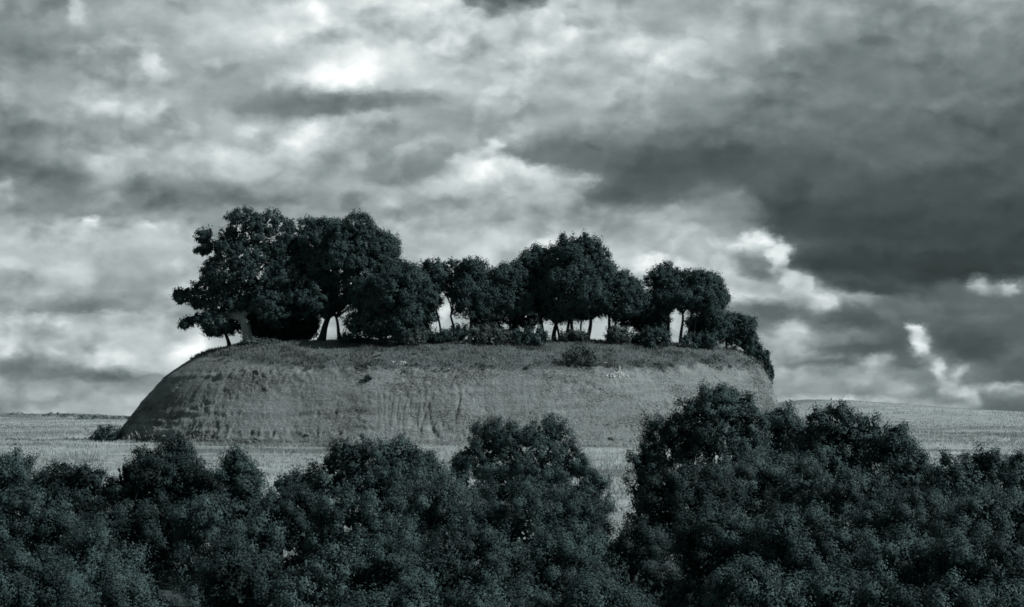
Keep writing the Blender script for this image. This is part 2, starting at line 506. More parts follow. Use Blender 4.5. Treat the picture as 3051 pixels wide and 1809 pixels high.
def mound_material():
    m, N = new_mat('clay_bank')
    g = N.new('ShaderNodeNewGeometry')
    pos = g.outputs['Position']
    veg = N.new('ShaderNodeAttribute', attribute_name='veg').outputs['Fac']
    stain_shade = N.new('ShaderNodeAttribute', attribute_name='stain_shade').outputs['Fac']
    big = N.noise(N.v('MULTIPLY', pos, (.10, .10, .35)), 1, 4, .55)
    strat = N.noise(N.v('MULTIPLY', pos, (.25, .25, 3.2)), 1, 5, .6)
    streak = N.noise(N.v('MULTIPLY', pos, (2.2, 2.2, .28)), 1, 5, .6)
    fine = N.noise(pos, 5.5, 7, .68)
    crk = N.noise(N.v('MULTIPLY', pos, (1.3, 1.3, 2.6)), 1.6, 6, .7)
    f = N.m('ADD', N.m('MULTIPLY', big, .26), N.m('ADD', N.m('MULTIPLY', strat, .28), N.m('ADD', N.m('MULTIPLY', streak, .18), N.m('MULTIPLY', fine, .32))))
    c = N.ramp(f, [(.38, gray(.115)), (.5, gray(.19)), (.62, gray(.275))])
    flk = N.noise(N.v('MULTIPLY', N.v('ADD', pos, N.v('MULTIPLY', fine, (.15, .15, .15))), (4.2, 4.2, 7.5)), 1.5, 4, .75)
    dens = N.noise(N.v('MULTIPLY', pos, (.22, .22, .5)), 1, 3, .5)
    thr = N.rng(dens, .35, .65, .32, .46)
    pits = N.rng(N.m('SUBTRACT', flk, thr), -.03, .035, .34, 1.0)
    c = N.mix(1.0, c, pits, 'MULTIPLY')
    vg = N.ramp(fine, [(.3, gray(.07, .80)), (.7, gray(.18, .82))])
    c = N.mix(veg, c, vg)
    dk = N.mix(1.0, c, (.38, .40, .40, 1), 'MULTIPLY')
    c = N.mix(stain_shade, c, dk)  # stains and painted foot shade darken the clay
    b = N.new('ShaderNodeBump')
    b.inputs['Strength'].default_value = .9
    b.inputs['Distance'].default_value = .30
    N.put(b.inputs['Height'], N.m('ADD', N.m('MULTIPLY', fine, .6), N.m('ADD', N.m('MULTIPLY', pits, .5), N.m('MULTIPLY', crk, .55))))
    finish(N, principled(N, c, .95, .05, b.outputs[0]))
    return m


M['ground'] = ground_material()
M['mound'] = mound_material()
mm, NN = new_mat('pale_stone')
_n = NN.noise(NN.new('ShaderNodeTexCoord').outputs['Object'], 6, 5, .6)
finish(NN, principled(NN, NN.ramp(_n, [(.3, gray(.36, .9)), (.7, gray(.62, .93))]), .9, .1))
M['stone'] = mm

# ------------------------------------------------------------------ terrain
GY = [-400, -60, 0, 14, 30, 44, 60, 80, 100, 130, 160, 200, 300]
GZ = [-4, -1.2, -1.7, -3.6, -7.2, -9.2, -8.7, -6.9, -5.35, -3.65, -2.3, -1.85, -1.3]
_yy = np.arange(-420, 310, 1.0)
_zz = np.interp(_yy, GY, GZ)
_k = np.hanning(13); _k /= _k.sum()
_zs = np.convolve(np.pad(_zz, 6, mode='edge'), _k, 'valid')
RIDGE_Y = 560.0
_rpx = [-2500, -400, 0, 60, 130, 190, 260, 330, 420, 1500, 2100, 2290, 2380, 2480, 2620, 2800, 3051, 3500, 5500]
_rpy = [1226, 1229, 1229, 1234, 1236, 1231, 1233, 1238, 1240, 1238, 1222, 1204, 1188, 1192, 1206, 1219, 1236, 1240, 1230]
RX = [(p - W0 / 2) / FPX * RIDGE_Y for p in _rpx]
RZ = [(1240 - q) / FPX * RIDGE_Y for q in _rpy]
_rx = np.arange(-400, 400, 1.5)
_rz = np.interp(_rx, RX, RZ)
_rz = np.convolve(np.pad(_rz, 3, mode='edge'), np.ones(7) / 7, 'valid')


def ground_z(x, y):
    x, y = np.asarray(x, float), np.asarray(y, float)
    near = np.interp(y, _yy, _zs)
    crest = np.interp(x, _rx, _rz)
    t = np.clip((y - 300) / (RIDGE_Y - 300), 0, 1)
    far = -1.3 + (crest + 1.3) * (t * t * (3 - 2 * t) * .6 + t * .4)
    z = np.where(y <= 300, near, far)
    over = np.clip((y - RIDGE_Y) / 300.0, 0, 1)
    z = z - over * over * (3 - 2 * over) * 14
    und = .22 * fbm(x * .05, y * .05, 0, 3, 5) + .05 * fbm(x * .4, y * .4, 0, 2, 9)
    und = und * sstep(y, 20, 60) * (1 - .6 * sstep(y, 350, 600))
    # a gentle cross fall: the field drops a little towards the left of the bank
    return EYE + z + und


def axis(segs):
    out = []
    for a, b, s in segs:
        out.append(np.arange(a, b, s))
    out.append(np.array([segs[-1][1]]))
    return np.concatenate(out)


def grid_faces(nx, ny):
    i, j = np.meshgrid(np.arange(nx - 1), np.arange(ny - 1))
    a = (j * nx + i).ravel()
    return np.stack([a, a + 1, a + 1 + nx, a + nx], 1)


gx = axis([(-9000, -1200, 1300), (-1200, -300, 75), (-300, -160, 10), (-160, -70, 2.5), (-70, 70, .9), (70, 300, 10), (300, 1200, 75), (1200, 9000, 1300)])
gy = axis([(-2500, -200, 230), (-200, 30, 6), (30, 210, .9), (210, 700, 6), (700, 1500, 80), (1500, 14000, 1250)])
XX, YY = np.meshgrid(gx, gy)
ZZ = ground_z(XX, YY)
gv = np.stack([XX.ravel(), YY.ravel(), ZZ.ravel()], 1)
_ppx = W0 / 2 + FPX * XX / np.maximum(YY, 1)
scr = sstep(YY, 470, 550) * sstep(_ppx, 1900, 2300) * .6
scr = np.maximum(scr, sstep(YY, 380, 470) * (1 - sstep(_ppx, 420, 600)) * .75 * sstep(fbm(XX * .05, YY * .012, 0, 3, 3), -.35, .15))
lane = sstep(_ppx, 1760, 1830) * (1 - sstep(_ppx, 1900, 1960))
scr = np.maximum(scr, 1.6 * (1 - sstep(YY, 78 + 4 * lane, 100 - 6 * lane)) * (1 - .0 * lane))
scr = np.maximum(scr, .65 * sstep(fbm(XX * .05, YY * .22, 0, 3, 21), .12, .34) * sstep(YY, 96, 110) * (1 - sstep(YY, 165, 190)))
g_me = mesh_np('ground', gv, grid_faces(len(gx), len(gy)), M['ground'], True, {'scrub': ('POINT', scr.ravel())})
ground = link('ground', g_me)
tag(ground, kind='structure')

# ---- the flat-topped clay mound: a long rounded bank
MC = at(1342, 1240, 176)
MCX, MCY, ML, MR = MC[0] - .35, 175.0, 13.75, 16.0


def bow(x):
    return .0085 * (np.asarray(x) - MCX) ** 2


PD = [-2, -.6, 0, 1.0, 2.2, 3.6, 4.75, 5.3, 7.2, 9.5, 12, 16]
PH = [-2.2, -.5, .15, 1.35, 2.8, 4.55, 5.85, 6.15, 6.95, 7.8, 8.4, 8.75]
QD = [-2, -.6, 0, .35, .9, 1.5, 2.3, 3.9, 6.7, 12, 16]
QH = [-4.5, -1.5, .2, 1.6, 3.6, 5.3, 6.7, 7.7, 8.25, 8.6, 8.75]


def mound_frame(s):
    """s: arc parameter of the stadium; returns foot point on the spine and the outward direction"""
    P = 2 * (2 * ML + math.pi * MR)
    half = 2 * ML
    arc = math.pi * MR
    s = np.mod(s, P)
    sx = np.zeros_like(s); ox = np.zeros_like(s); oy = np.zeros_like(s)
    # front from left to right (outward -y), right end, back, left end
    m = s < half
    sx[m] = -ML + s[m]; oy[m] = -1
    m = (s >= half) & (s < half + arc)
    a = -math.pi / 2 + (s[m] - half) / MR
    sx[m] = ML; ox[m] = np.cos(a); oy[m] = np.sin(a)
    m = (s >= half + arc) & (s < 2 * half + arc)
    sx[m] = ML - (s[m] - half - arc); oy[m] = 1
    m = s >= 2 * half + arc
    a = math.pi / 2 + (s[m] - 2 * half - arc) / MR
    sx[m] = -ML; ox[m] = np.cos(a); oy[m] = np.sin(a)
    return sx, ox, oy


_arc = math.pi * MR
_P = 4 * ML + 2 * _arc
s_vis0, s_vis1 = -.62 * _arc, 2 * ML + .62 * _arc          # the camera side
ss = np.concatenate([np.arange(s_vis0, s_vis1, .085), np.linspace(s_vis1, s_vis0 + _P, 110)[:-1]])
dd_ = np.concatenate([np.arange(-2, 0, .25), np.arange(0, 6.4, .075), np.arange(6.4, 12.5, .16), np.linspace(12.5, 15.98, 12)])
S, D = np.meshgrid(ss, dd_)
sx, ox, oy = mound_frame(ss)
ox2, oy2, sx2 = (np.broadcast_to(q, S.shape) for q in (ox, oy, sx))
wob = 1 + .05 * fbm(ss * .07, ss * 0, 0, 2, 31) * (np.abs(ox) < .9)
rho = (MR - D) * np.where(D < 9, 1, 1)
right = sstep(ox2, .45, .95)
hP = np.interp(D, PD, PH)
hQ = np.interp(D, QD, QH)
LD = [-2, -.6, 0, 1.0, 2.2, 3.6, 4.9, 5.8, 7.2, 9.5, 12, 16]
LH = [-2.2, -.5, .15, 1.35, 2.75, 4.35, 5.6, 6.25, 7.1, 7.95, 8.45, 8.75]
left = sstep(-ox2, .05, .6)
hP = hP * (1 - left) + np.interp(D, LD, LH) * left
Hh = hP * (1 - right) + hQ * right
lowf = .45 * fbm(ss * .11, ss * 0, 0, 3, 41) + .14 * fbm(ss * .6, ss * 0, 0, 3, 43)
X = MCX + sx2 + ox2 * (rho + lowf[None, :] * np.clip(1 - D / 9, 0, 1))
Y = MCY + oy2 * (rho + lowf[None, :] * np.clip(1 - D / 9, 0, 1))
base_z = ground_z(X, np.minimum(Y, 176))
gz0 = EYE - 2.3
Z = gz0 + Hh
def brink(px, outx):
    return 5.05 + 2.6 * (1 - sstep(px, 560, 950)) - 3.3 * sstep(outx, .55, .95)


# crest relief
face = sstep(D, -.2, .5) * (1 - sstep(D, 5.2, 6.4))
top = sstep(D, 5.0, 6.6)
Xpx = W0 / 2 + FPX * X / np.maximum(Y, 1)
warp = .35 * fbm(S * .35, D * .5, 0, 3, 7)
rill_n = fbm((S + warp * .6 + .8 * fbm(S * .25, D * 0, 0, 2, 53)) * 1.8, D * .3, 0, 4, 51)
rill = -np.clip(.22 - np.abs(rill_n), 0, 1) / .22
Xpx = W0 / 2 + FPX * X / np.maximum(Y + bow(X), 1)
rz = np.exp(-((Xpx - 1340) / 190) ** 2) * (1 - .75 * sstep(D, 2.4, 4.6)) * (.4 + .9 * sstep(fbm(S * .3, D * .4, 0, 2, 57), -.3, .4)) + .03
ledge = vnoise(Hh * 2.6 + .5 * fbm(S * .2, D * 0, 0, 3, 61), S * .10, 0, 62)
chunk = fbm(S * 1.7, D * 3.0, 0, 4, 71, .68)
pit = np.clip(chunk - .18, 0, 1)
lowleft = (1 - sstep(Hh, .6, 2.2)) * (1 - sstep(Xpx, 950, 1400))
ledge = ledge * (.25 + .9 * sstep(fbm(S * .5, D * .8, 0, 3, 66), -.2, .4))
disp = face * (.14 * rill * rz + (.05 + .10 * (1 - sstep(Xpx, 900, 1300)) * (1 - sstep(Hh, 2.2, 3.4))) * ledge + .17 * chunk * (.5 + .9 * sstep(fbm(S * .16, D * .5, 0, 3, 77), -.3, .35)) - .36 * pit * (.45 + lowleft * 1.4) + .22 * lowleft * fbm(S * .9, D * 1.2, 0, 3, 73))
disp = disp + top * (.10 * fbm(X * 1.1, Y * 1.1, 0, 4, 81))
edge_ = np.exp(-((D - 5.1) / .6) ** 2) * .42 * (1 - .8 * sstep(-ox2, .2, .7)) * fbm(S * .8, D * .8, 0, 3, 83)
disp = disp + edge_
X = X + ox2 * disp * .8 * (1 - top)
Y = Y + oy2 * disp * .8 * (1 - top)
Z = Z + disp * .55
Y = Y + bow(X)
veg_edge = brink(Xpx, ox2) + .55 * fbm(S * .22, S * 0, 0, 4, 91)
veg = sstep(D - veg_edge + .35 * fbm(X * 1.4, Y * 1.4, 0, 3, 93), -.25, .45)
stain_shade = np.zeros_like(X)  # dark soil stains; those along the foot also paint in shade
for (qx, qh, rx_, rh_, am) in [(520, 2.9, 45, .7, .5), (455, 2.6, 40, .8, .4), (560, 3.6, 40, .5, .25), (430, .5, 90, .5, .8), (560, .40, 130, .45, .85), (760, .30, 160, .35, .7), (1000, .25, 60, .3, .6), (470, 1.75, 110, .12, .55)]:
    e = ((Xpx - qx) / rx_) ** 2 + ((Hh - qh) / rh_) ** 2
    stain_shade = np.maximum(stain_shade, am * sstep(np.exp(-e) + .35 * fbm(S * 1.2, D * 1.6, 0, 4, 97), .35, .85))
ns, nd = len(ss), len(dd_)
ii, jj = np.meshgrid(np.arange(ns), np.arange(nd - 1))
a0 = (jj * ns + ii).ravel(); a1 = (jj * ns + (ii + 1) % ns).ravel()
mf = np.stack([a0, a1, a1 + ns, a0 + ns], 1)
mv = np.stack([X.ravel(), Y.ravel(), Z.ravel()], 1)
mound_me = mesh_np('mound', mv, mf, M['mound'], True, {'veg': ('POINT', veg.ravel()), 'stain_shade': ('POINT', stain_shade.ravel())})
mound = link('clay_hill', mound_me)
tag(mound, kind='structure')

_nv = len(gv)
_gf = grid_faces(len(gx), len(gy))
BV = BVHTree.FromPolygons([tuple(p) for p in np.concatenate([gv, mv])], [tuple(int(q) for q in f) for f in _gf] + [tuple(int(q) for q in f) for f in (mf + _nv)])


def surf(x, y):
    h = BV.ray_cast(Vector((x, y, 60)), Vector((0, 0, -1)))
    return h[0].z if h[0] else float(ground_z(x, y))


def hit(px, py):
    d = Vector(ray(px, py)).normalized()
    h = BV.ray_cast(Vector((0, 0, EYE)), d)
    return h[0]


# ------------------------------------------------------------------ foliage generators
def unit(rs, n):
    v = rs.normal(size=(n, 3))
    return v / np.linalg.norm(v, axis=1, keepdims=True)


def leaves_mesh(name, pos, nrm, ln, wd, tone, mat, rs):
    n = len(pos)
    r = unit(rs, n)
    t = np.cross(nrm, r)
    t /= np.maximum(np.linalg.norm(t, axis=1, keepdims=True), 1e-6)
    b = np.cross(nrm, t)
    ln = (np.broadcast_to(ln, (n,)) * rs.uniform(.7, 1.3, n))[:, None]
    wd = (np.broadcast_to(wd, (n,)) * rs.uniform(.75, 1.25, n))[:, None]
    v = np.empty((n, 3, 3))
    v[:, 0] = pos - t * ln * .5 - b * wd * .5
    v[:, 1] = pos - t * ln * .4 + b * wd * .5
    v[:, 2] = pos + t * ln * .6
    return mesh_np(name, v.reshape(-1, 3), np.arange(3 * n).reshape(-1, 3), mat, False, {'tone': ('FACE', np.clip(tone, 0, 1))})


def crown(name, lobes, mat, seed, leaf=.13, clump=.34, lai=2.0, subs=9, sparse=1.0, core=1.0, feather=0.0, origin=(0, 0, 0), toCam=(0, -1, .15), pack=.62, shoots=.0, plain=None, back=.3, puff=.36):
    """lobes: rows (cx,cy,cz,rx,ry,rz) in world space -> leaf mesh local to origin"""
    rs = RS(seed)
    L = np.asarray(lobes, float)
    subl = []
    for l in L:
        c, r = l[:3], l[3:]
        k = max(4, int(subs * rs.uniform(.8, 1.2)))
        dv = unit(rs, k)
        f = rs.uniform(.30, .52, k)[:, None]
        subl.append(np.concatenate([c + dv * r * (1.0 - f * .72), np.maximum(r * f, .22)], 1))
        subl.append(np.concatenate([c, r * .72])[None])
    if plain is not None and len(plain):
        subl.append(np.asarray(plain, float))
    S_ = np.concatenate(subl)
    n_full = len(S_) - (0 if plain is None else len(plain))
    C, O = [], []
    for q_, s in enumerate(S_):
        r = s[3:]
        area = 4 * math.pi * ((r[0] * r[1]) ** 1.6 / 3 + (r[0] * r[2]) ** 1.6 / 3 + (r[1] * r[2]) ** 1.6 / 3) ** (1 / 1.6)
        n = max(5, int(area / (clump * clump) * pack * (1.0 if q_ < n_full else .75)))
        dv = unit(rs, n)
        C.append(s[:3] + dv * r * rs.uniform(.82, 1.06 + feather, n)[:, None])
        o = dv / r
        O.append(o / np.linalg.norm(o, axis=1, keepdims=True))
    C = np.concatenate(C); O = np.concatenate(O)
    inside = np.zeros(len(C))
    for s in S_:
        q = (((C - s[:3]) / s[3:]) ** 2).sum(1)
        inside = np.maximum(inside, q < .60)
    keep = inside < .5
    tcv = np.array(toCam); tcv = tcv / np.linalg.norm(tcv)
    facing = O @ tcv
    # fewer leaves where neither the lens nor a step aside can see
    pk = np.where(facing < -.3, back, 1.0) * np.where(O[:, 2] < -.6, .5, 1.0) * sparse
    keep &= rs.uniform(size=len(C)) < pk
    C, O = C[keep], O[keep]
    la = leaf * leaf * .62 * .5
    m = max(6, int(lai * 1.25 * clump * clump / la))
    cn = len(C)
    idx = np.repeat(np.arange(cn), rs.randint(int(m * .6), int(m * 1.4) + 1, cn))
    g = rs.normal(size=(len(idx), 3)) * clump * puff
    pos = C[idx] + g + O[idx] * (rs.uniform(-.25, .25 + feather, len(idx)) * clump)[:, None]
    pos = pos + (O[idx] * .5 + np.array((0, 0, .6))) * (np.abs(rs.normal(size=len(idx))) * clump * feather * 1.2)[:, None]
    nr = O[idx] * .55 + g / (clump * puff) * .6 + unit(rs, len(idx)) * .28 + np.array((0, 0, .12))
    nr /= np.linalg.norm(nr, axis=1, keepdims=True)
    ctone = rs.uniform(.0, .9, cn)
    tone = ctone[idx] + rs.normal(size=len(idx)) * .06
    ln = np.full(len(idx), leaf); wd = np.full(len(idx), leaf * .62)
    # stray leafy shoots past the outline
    if shoots > 0:
        up = O[:, 2] > -.1
        cand = np.nonzero(up)[0]
        k = int(len(cand) * shoots)
        if k:
            pick = rs.choice(cand, k)
            dirn = O[pick] * .6 + unit(rs, k) * .35 + np.array((0, 0, .75))
            dirn /= np.linalg.norm(dirn, axis=1, keepdims=True)
            slen = rs.uniform(.5, 1.5, k) * clump
            per = 12
            tt = np.tile(np.linspace(.1, 1, per), k)
            i2 = np.repeat(np.arange(k), per)
            p2 = C[pick][i2] + dirn[i2] * (tt * slen[i2])[:, None] + rs.normal(size=(k * per, 3)) * leaf * .45
            n2 = unit(rs, k * per) * .8 + O[pick][i2] * .5
            n2 /= np.linalg.norm(n2, axis=1, keepdims=True)
            pos = np.concatenate([pos, p2]); nr = np.concatenate([nr, n2])
            ln = np.concatenate([ln, np.full(len(p2), leaf)]); wd = np.concatenate([wd, np.full(len(p2), leaf * .62)])
            tone = np.concatenate([tone, rs.uniform(.3, .8, k)[i2]])
    # the leaf mass inside
    if core > 0:
        P2, N2 = [], []
        for s in S_:
            v = (s[3] * s[4] * s[5]) ** (1 / 3)
            n = int(core * (16 + 34 * v * v))
            dv = unit(rs, n)
            P2.append(s[:3] + dv * s[3:] * rs.uniform(.2, .66, n)[:, None]); N2.append(dv * .6 + unit(rs, n) * .7)
        P2 = np.concatenate(P2); N2 = np.concatenate(N2)
        N2 /= np.linalg.norm(N2, axis=1, keepdims=True)
        pos = np.concatenate([pos, P2]); nr = np.concatenate([nr, N2])
        big = min(.5, max(.26, leaf * 2.4))
        ln = np.concatenate([ln, np.full(len(P2), big)]); wd = np.concatenate([wd, np.full(len(P2), big * .7)])
        tone = np.concatenate([tone, rs.uniform(.1, .5, len(P2))])
    me = leaves_mesh(name, pos - np.array(origin), nr, ln, wd, tone, mat, rs)
    return me, S_


def tubes(name, paths, mat, sides=7):
    V, F = [], []
    n = 0
    for pts, rad in paths:
        pts = np.asarray(pts, float)
        k = len(pts)
        tg = np.gradient(pts, axis=0)
        tg /= np.maximum(np.linalg.norm(tg, axis=1, keepdims=True), 1e-6)
        ref = np.array((1.0, .13, .05))
        a = np.cross(tg, ref); a /= np.linalg.norm(a, axis=1, keepdims=True)
        b = np.cross(tg, a)
        th = np.linspace(0, 2 * math.pi, sides, endpoint=False)
        ring = pts[:, None, :] + (a[:, None, :] * np.cos(th)[None, :, None] + b[:, None, :] * np.sin(th)[None, :, None]) * np.asarray(rad)[:, None, None]
        V.append(ring.reshape(-1, 3))
        i, j = np.meshgrid(np.arange(sides), np.arange(k - 1))
        p0 = (j * sides + i).ravel() + n
        p1 = (j * sides + (i + 1) % sides).ravel() + n
        F.append(np.stack([p0, p1, p1 + sides, p0 + sides], 1))
        n += k * sides
    return mesh_np(name, np.concatenate(V), np.concatenate(F), mat, True)


def bend(p, q, rs, k=7, amp=.08, sag=0.0):
    p, q = np.asarray(p, float), np.asarray(q, float)
    t = np.linspace(0, 1, k)[:, None]
    ln = np.linalg.norm(q - p)
    w1, w2 = rs.normal(size=3) * amp * ln, rs.normal(size=3) * amp * ln * .6
    c = p + (q - p) * t + w1 * np.sin(t * math.pi) + w2 * np.sin(t * 2 * math.pi)
    c[:, 2] += (np.sin(t * math.pi) * sag * ln)[:, 0]
    return c


def plant(name, Y, lobes_px, label, cat, group=None, trunks=None, mat='leaf_fore', bark='bark_dark', seed=1, leaf=.13, clump=.34, lai=2.0,
          subs=9, sparse=1.0, core=1.0, feather=.0, depth=.8, trunk_r=.14, base_px=None, part='trunk', twigs=10, grow=1.0, skirt=False, pack=.62, skirt_k=.85, shoots=.0, back=.3, puff=.36):
    """a tree or shrub: its crown lobes are given as seen (px), its distance Y comes from the ground it stands on"""
    rs = RS(seed)
    ppm = FPX / Y
    lobes = []
    for k, l in enumerate(lobes_px):
        x, y, rx, ry = l[:4]
        rx, ry = rx * grow, ry * grow
        dy = l[4] if len(l) > 4 else rs.uniform(-.35, .35) * rx / ppm
        c = at(x, y, Y + dy)
        rx_, rz_ = rx / ppm, ry / ppm
        lobes.append((*c, rx_, max(rx_, rz_) * depth, rz_))
    Lb = np.array(lobes)
    cx = float(np.average(Lb[:, 0], weights=Lb[:, 3])) if base_px is None else at(base_px, 1000, Y)[0]
    bz = surf(cx, Y)
    org = (cx, Y, bz)
    root = link(name, None, None, org)
    root.empty_display_size = .3
    tag(root, label, cat, group)
    if skirt:      # foliage down to the ground
        ext = []
        for l in Lb:
            gz_ = surf(l[0], l[1])
            zt = l[2] - l[5] * .5
            if zt - gz_ > .5:
                k_ = max(1, int(math.ceil((zt - gz_) / 1.6)))
                for q in range(k_):
                    zc = gz_ + (zt - gz_) * (q + .5) / k_
                    ext.append((l[0] + rs.normal() * .3, l[1] + rs.normal() * .3, zc, l[3] * rs.uniform(.85, 1.1) * skirt_k, l[4] * skirt_k, max(.5, (zt - gz_) / k_ * .75)))
    else:
        ext = []
    me, S_ = crown('crown', Lb, M[mat], seed + 7, leaf, clump, lai, subs, sparse, core, feather, org, pack=pack, shoots=shoots, plain=ext, back=back, puff=puff)
    low = Lb[:, 2].min()
    if trunks is None:
        fz = max(bz + .35, float(np.percentile(Lb[:, 2], 30)) - .1)
        trunks = [(None, (cx + rs.uniform(-.2, .2), Y, fz), trunk_r)]
    first = True
    for (b, f, r) in trunks:
        if b is None:
            base = np.array((cx, Y, bz - .25)); fork = np.array(f)
        else:
            bx = at(b, 1000, Y)[0]
            yy = Y + rs.uniform(-.3, .3) * (0 if first else 1)
            base = np.array((bx, yy, surf(bx, yy) - .25)); fork = at(f[0], f[1], yy)
        k = 9
        pth = bend(base, fork, rs, k, .035)
        t = np.linspace(0, 1, k)
        rad = r * (1 - .35 * t) * (1 + .95 * np.exp(-t * 8))
        paths = [(pth, rad)]
        order = np.argsort(((Lb[:, :3] - fork) ** 2).sum(1))
        chosen = order[:max(2, min(6, len(order) // max(1, len(trunks)) + 2))]
        for q in chosen:
            end = Lb[q, :3] + rs.normal(size=3) * Lb[q, 3:] * .2
            lp = bend(fork - (fork - base) * .04, end, rs, 7, .07, .06)
            paths.append((lp, r * .62 * np.linspace(1, .28, 7)))
            dist = (((S_[:, :3] - Lb[q, :3]) / Lb[q, 3:]) ** 2).sum(1)
            for w in np.argsort(dist)[:twigs // 2]:
                st = lp[rs.randint(3, 7)]
                paths.append((bend(st, S_[w, :3] + rs.normal(size=3) * S_[w, 3:] * .3, rs, 5, .1), r * .24 * np.linspace(1, .25, 5)))
        paths = [(p - np.array(org), q) for p, q in paths]
        link(part, tubes(part, paths, M[bark]), root)
        first = False
    link('crown', me, root)
    return root


# ------------------------------------------------------------------ trees on the mound
HK = dict(mat='leaf_hill', leaf=.17, clump=.44, lai=1.7, subs=14, grow=1.17, pack=.85, core=1.2, shoots=.12)
HG = 'oaks growing on the flat top of the mound'


def hill(Y, lobes, label, **kw):
    k = dict(HK); k.update(kw)
    Y = Y - 1.0 + float(bow((np.mean([l[0] for l in lobes]) - W0 / 2) / FPX * Y))
    return plant(k.pop('name', 'oak_tree'), Y, lobes, label, k.pop('cat', 'tree'), k.pop('group', HG), **k)


hill(172.5, [(735, 690, 66, 60), (805, 702, 62, 60), (680, 715, 34, 34), (612, 706, 26, 22), (640, 735, 26, 18), (606, 748, 22, 10), (690, 790, 70, 62),
             (785, 790, 85, 85), (665, 870, 62, 66), (615, 868, 40, 36), (575, 880, 30, 22), (545, 890, 22, 15), (530, 878, 12, 10), (590, 905, 20, 14), (600, 950, 24, 14), (570, 958, 18, 10), (548, 968, 10, 8), (640, 958, 44, 30), (655, 810, 50, 50), (740, 760, 60, 50), (850, 830, 50, 60), (705, 890, 75, 70), (805, 890, 75, 75)],
     'tall ragged oak with pale trunk and drooping boughs at the left brink of the mound', trunks=[(746, (718, 940), .50)], bark='bark_pale', seed=11, base_px=746,
     clump=.36, sparse=.74, core=.4, twigs=18, grow=1.10, shoots=.3)
hill(174, [(655, 960, 40, 26), (640, 985, 32, 16), (690, 960, 34, 30)], 'slender dark-stemmed oak leaning out beside the pale-trunked oak', trunks=[(686, (666, 975), .17)], seed=12, base_px=686, sparse=.8)
hill(175, [(955, 725, 90, 70), (1040, 725, 82, 70), (1110, 770, 72, 66), (1150, 775, 34, 40), (1000, 815, 125, 88), (1105, 850, 100, 78), (900, 815, 85, 85), (925, 890, 95, 55)],
     'broad dome-shaped oak, the widest crown on the mound top', trunks=[(954, (978, 945), .34), (1013, (1000, 940), .16)], seed=13, base_px=954)
hill(177.5, [(850, 890, 75, 75), (830, 965, 65, 50), (900, 965, 45, 45), (790, 960, 40, 50), (870, 990, 60, 30)], 'low dark oak filling the space under the dome-shaped oak', trunks=[(850, (850, 980), .2)], seed=14, base_px=850)
hill(171, [(1110, 905, 55, 50), (1180, 895, 70, 65), (1195, 835, 55, 46), (1090, 960, 50, 38), (1195, 955, 60, 42), (1130, 965, 45, 35)], 'oak with a thin straight stem in front of the dome-shaped oak',
     trunks=[(1149, (1160, 925), .13)], seed=15, base_px=1149)
hill(173, [(1240, 845, 52, 46), (1288, 828, 42, 42), (1262, 890, 46, 44)], 'oak with two stems leaning away from the open gap', trunks=[(1300, (1262, 918), .17), (1312, (1296, 915), .10)], seed=16, base_px=1302)
hill(174, [(1340, 792, 24, 20), (1336, 835, 18, 32), (1350, 880, 20, 30), (1318, 855, 16, 26)], 'thin sparse tree with a forked crooked stem standing in the open gap',
     trunks=[(1358, (1342, 940), .13)], seed=17, base_px=1358, sparse=.5, core=.1, clump=.36, grow=1.0)
hill(173, [(1400, 808, 44, 38), (1405, 855, 50, 46), (1435, 900, 44, 42), (1385, 900, 32, 40)], 'round-headed oak beside the sparse crooked tree', trunks=[(1399, (1402, 925), .19)], seed=18, base_px=1399)
hill(173.5, [(1500, 832, 40, 38), (1543, 828, 36, 38), (1475, 890, 46, 46), (1530, 895, 48, 44)], 'small oak with a double stem below the saddle in the tree line', trunks=[(1522, (1520, 935), .16), (1538, (1545, 930), .10)], seed=19, base_px=1526)
hill(174, [(1583, 772, 36, 34), (1572, 828, 42, 46), (1590, 885, 50, 46), (1568, 790, 20, 16)], 'oak with a small separate top knob beside the tallest central oak', trunks=[(1622, (1612, 935), .2)], seed=20, base_px=1620)
hill(173.5, [(1722, 762, 66, 54), (1665, 790, 56, 50), (1772, 800, 62, 56), (1700, 850, 92, 62), (1645, 870, 55, 55), (1740, 900, 60, 38), (1665, 930, 50, 26), (1720, 935, 45, 22)], 'tallest domed oak of the central clump standing on a cluster of stems',
     trunks=[(1652, (1660, 930), .2), (1672, (1650, 935), .11), (1690, (1698, 930), .16), (1712, (1704, 935), .18), (1728, (1738, 930), .10)], seed=21, base_px=1684)
hill(173, [(1805, 845, 66, 58), (1860, 875, 56, 50), (1820, 905, 75, 38), (1890, 915, 42, 40), (1770, 900, 40, 40)], 'oak sloping down from the tallest domed oak, forked stem',
     trunks=[(1747, (1760, 945), .2), (1812, (1815, 935), .17), (1842, (1830, 935), .10)], seed=22, base_px=1780)
hill(175, [(1905, 930, 40, 34), (1930, 960, 36, 32)], 'small low oak between the sloping oak and the umbrella-shaped oak', seed=23, trunks=[(1915, (1915, 965), .12)], base_px=1915)
hill(172.5, [(2005, 845, 66, 48), (2068, 845, 64, 48), (1982, 885, 52, 40), (2100, 885, 50, 46), (2045, 895, 80, 34), (2120, 860, 34, 36)], 'umbrella-shaped oak with several dark stems near the steep end of the mound',
     trunks=[(1994, (1990, 935), .19), (2029, (2034, 930), .15), (2044, (2060, 935), .14), (2072, (2078, 930), .10)], seed=24, base_px=2026)
hill(173.5, [(2140, 895, 22, 28), (2158, 885, 11, 14), (2115, 935, 40, 38), (2135, 965, 36, 34)], 'narrow oak with a jutting side knob at the shoulder of the umbrella-shaped oak', trunks=[(2120, (2122, 965), .14)], seed=25, base_px=2120)
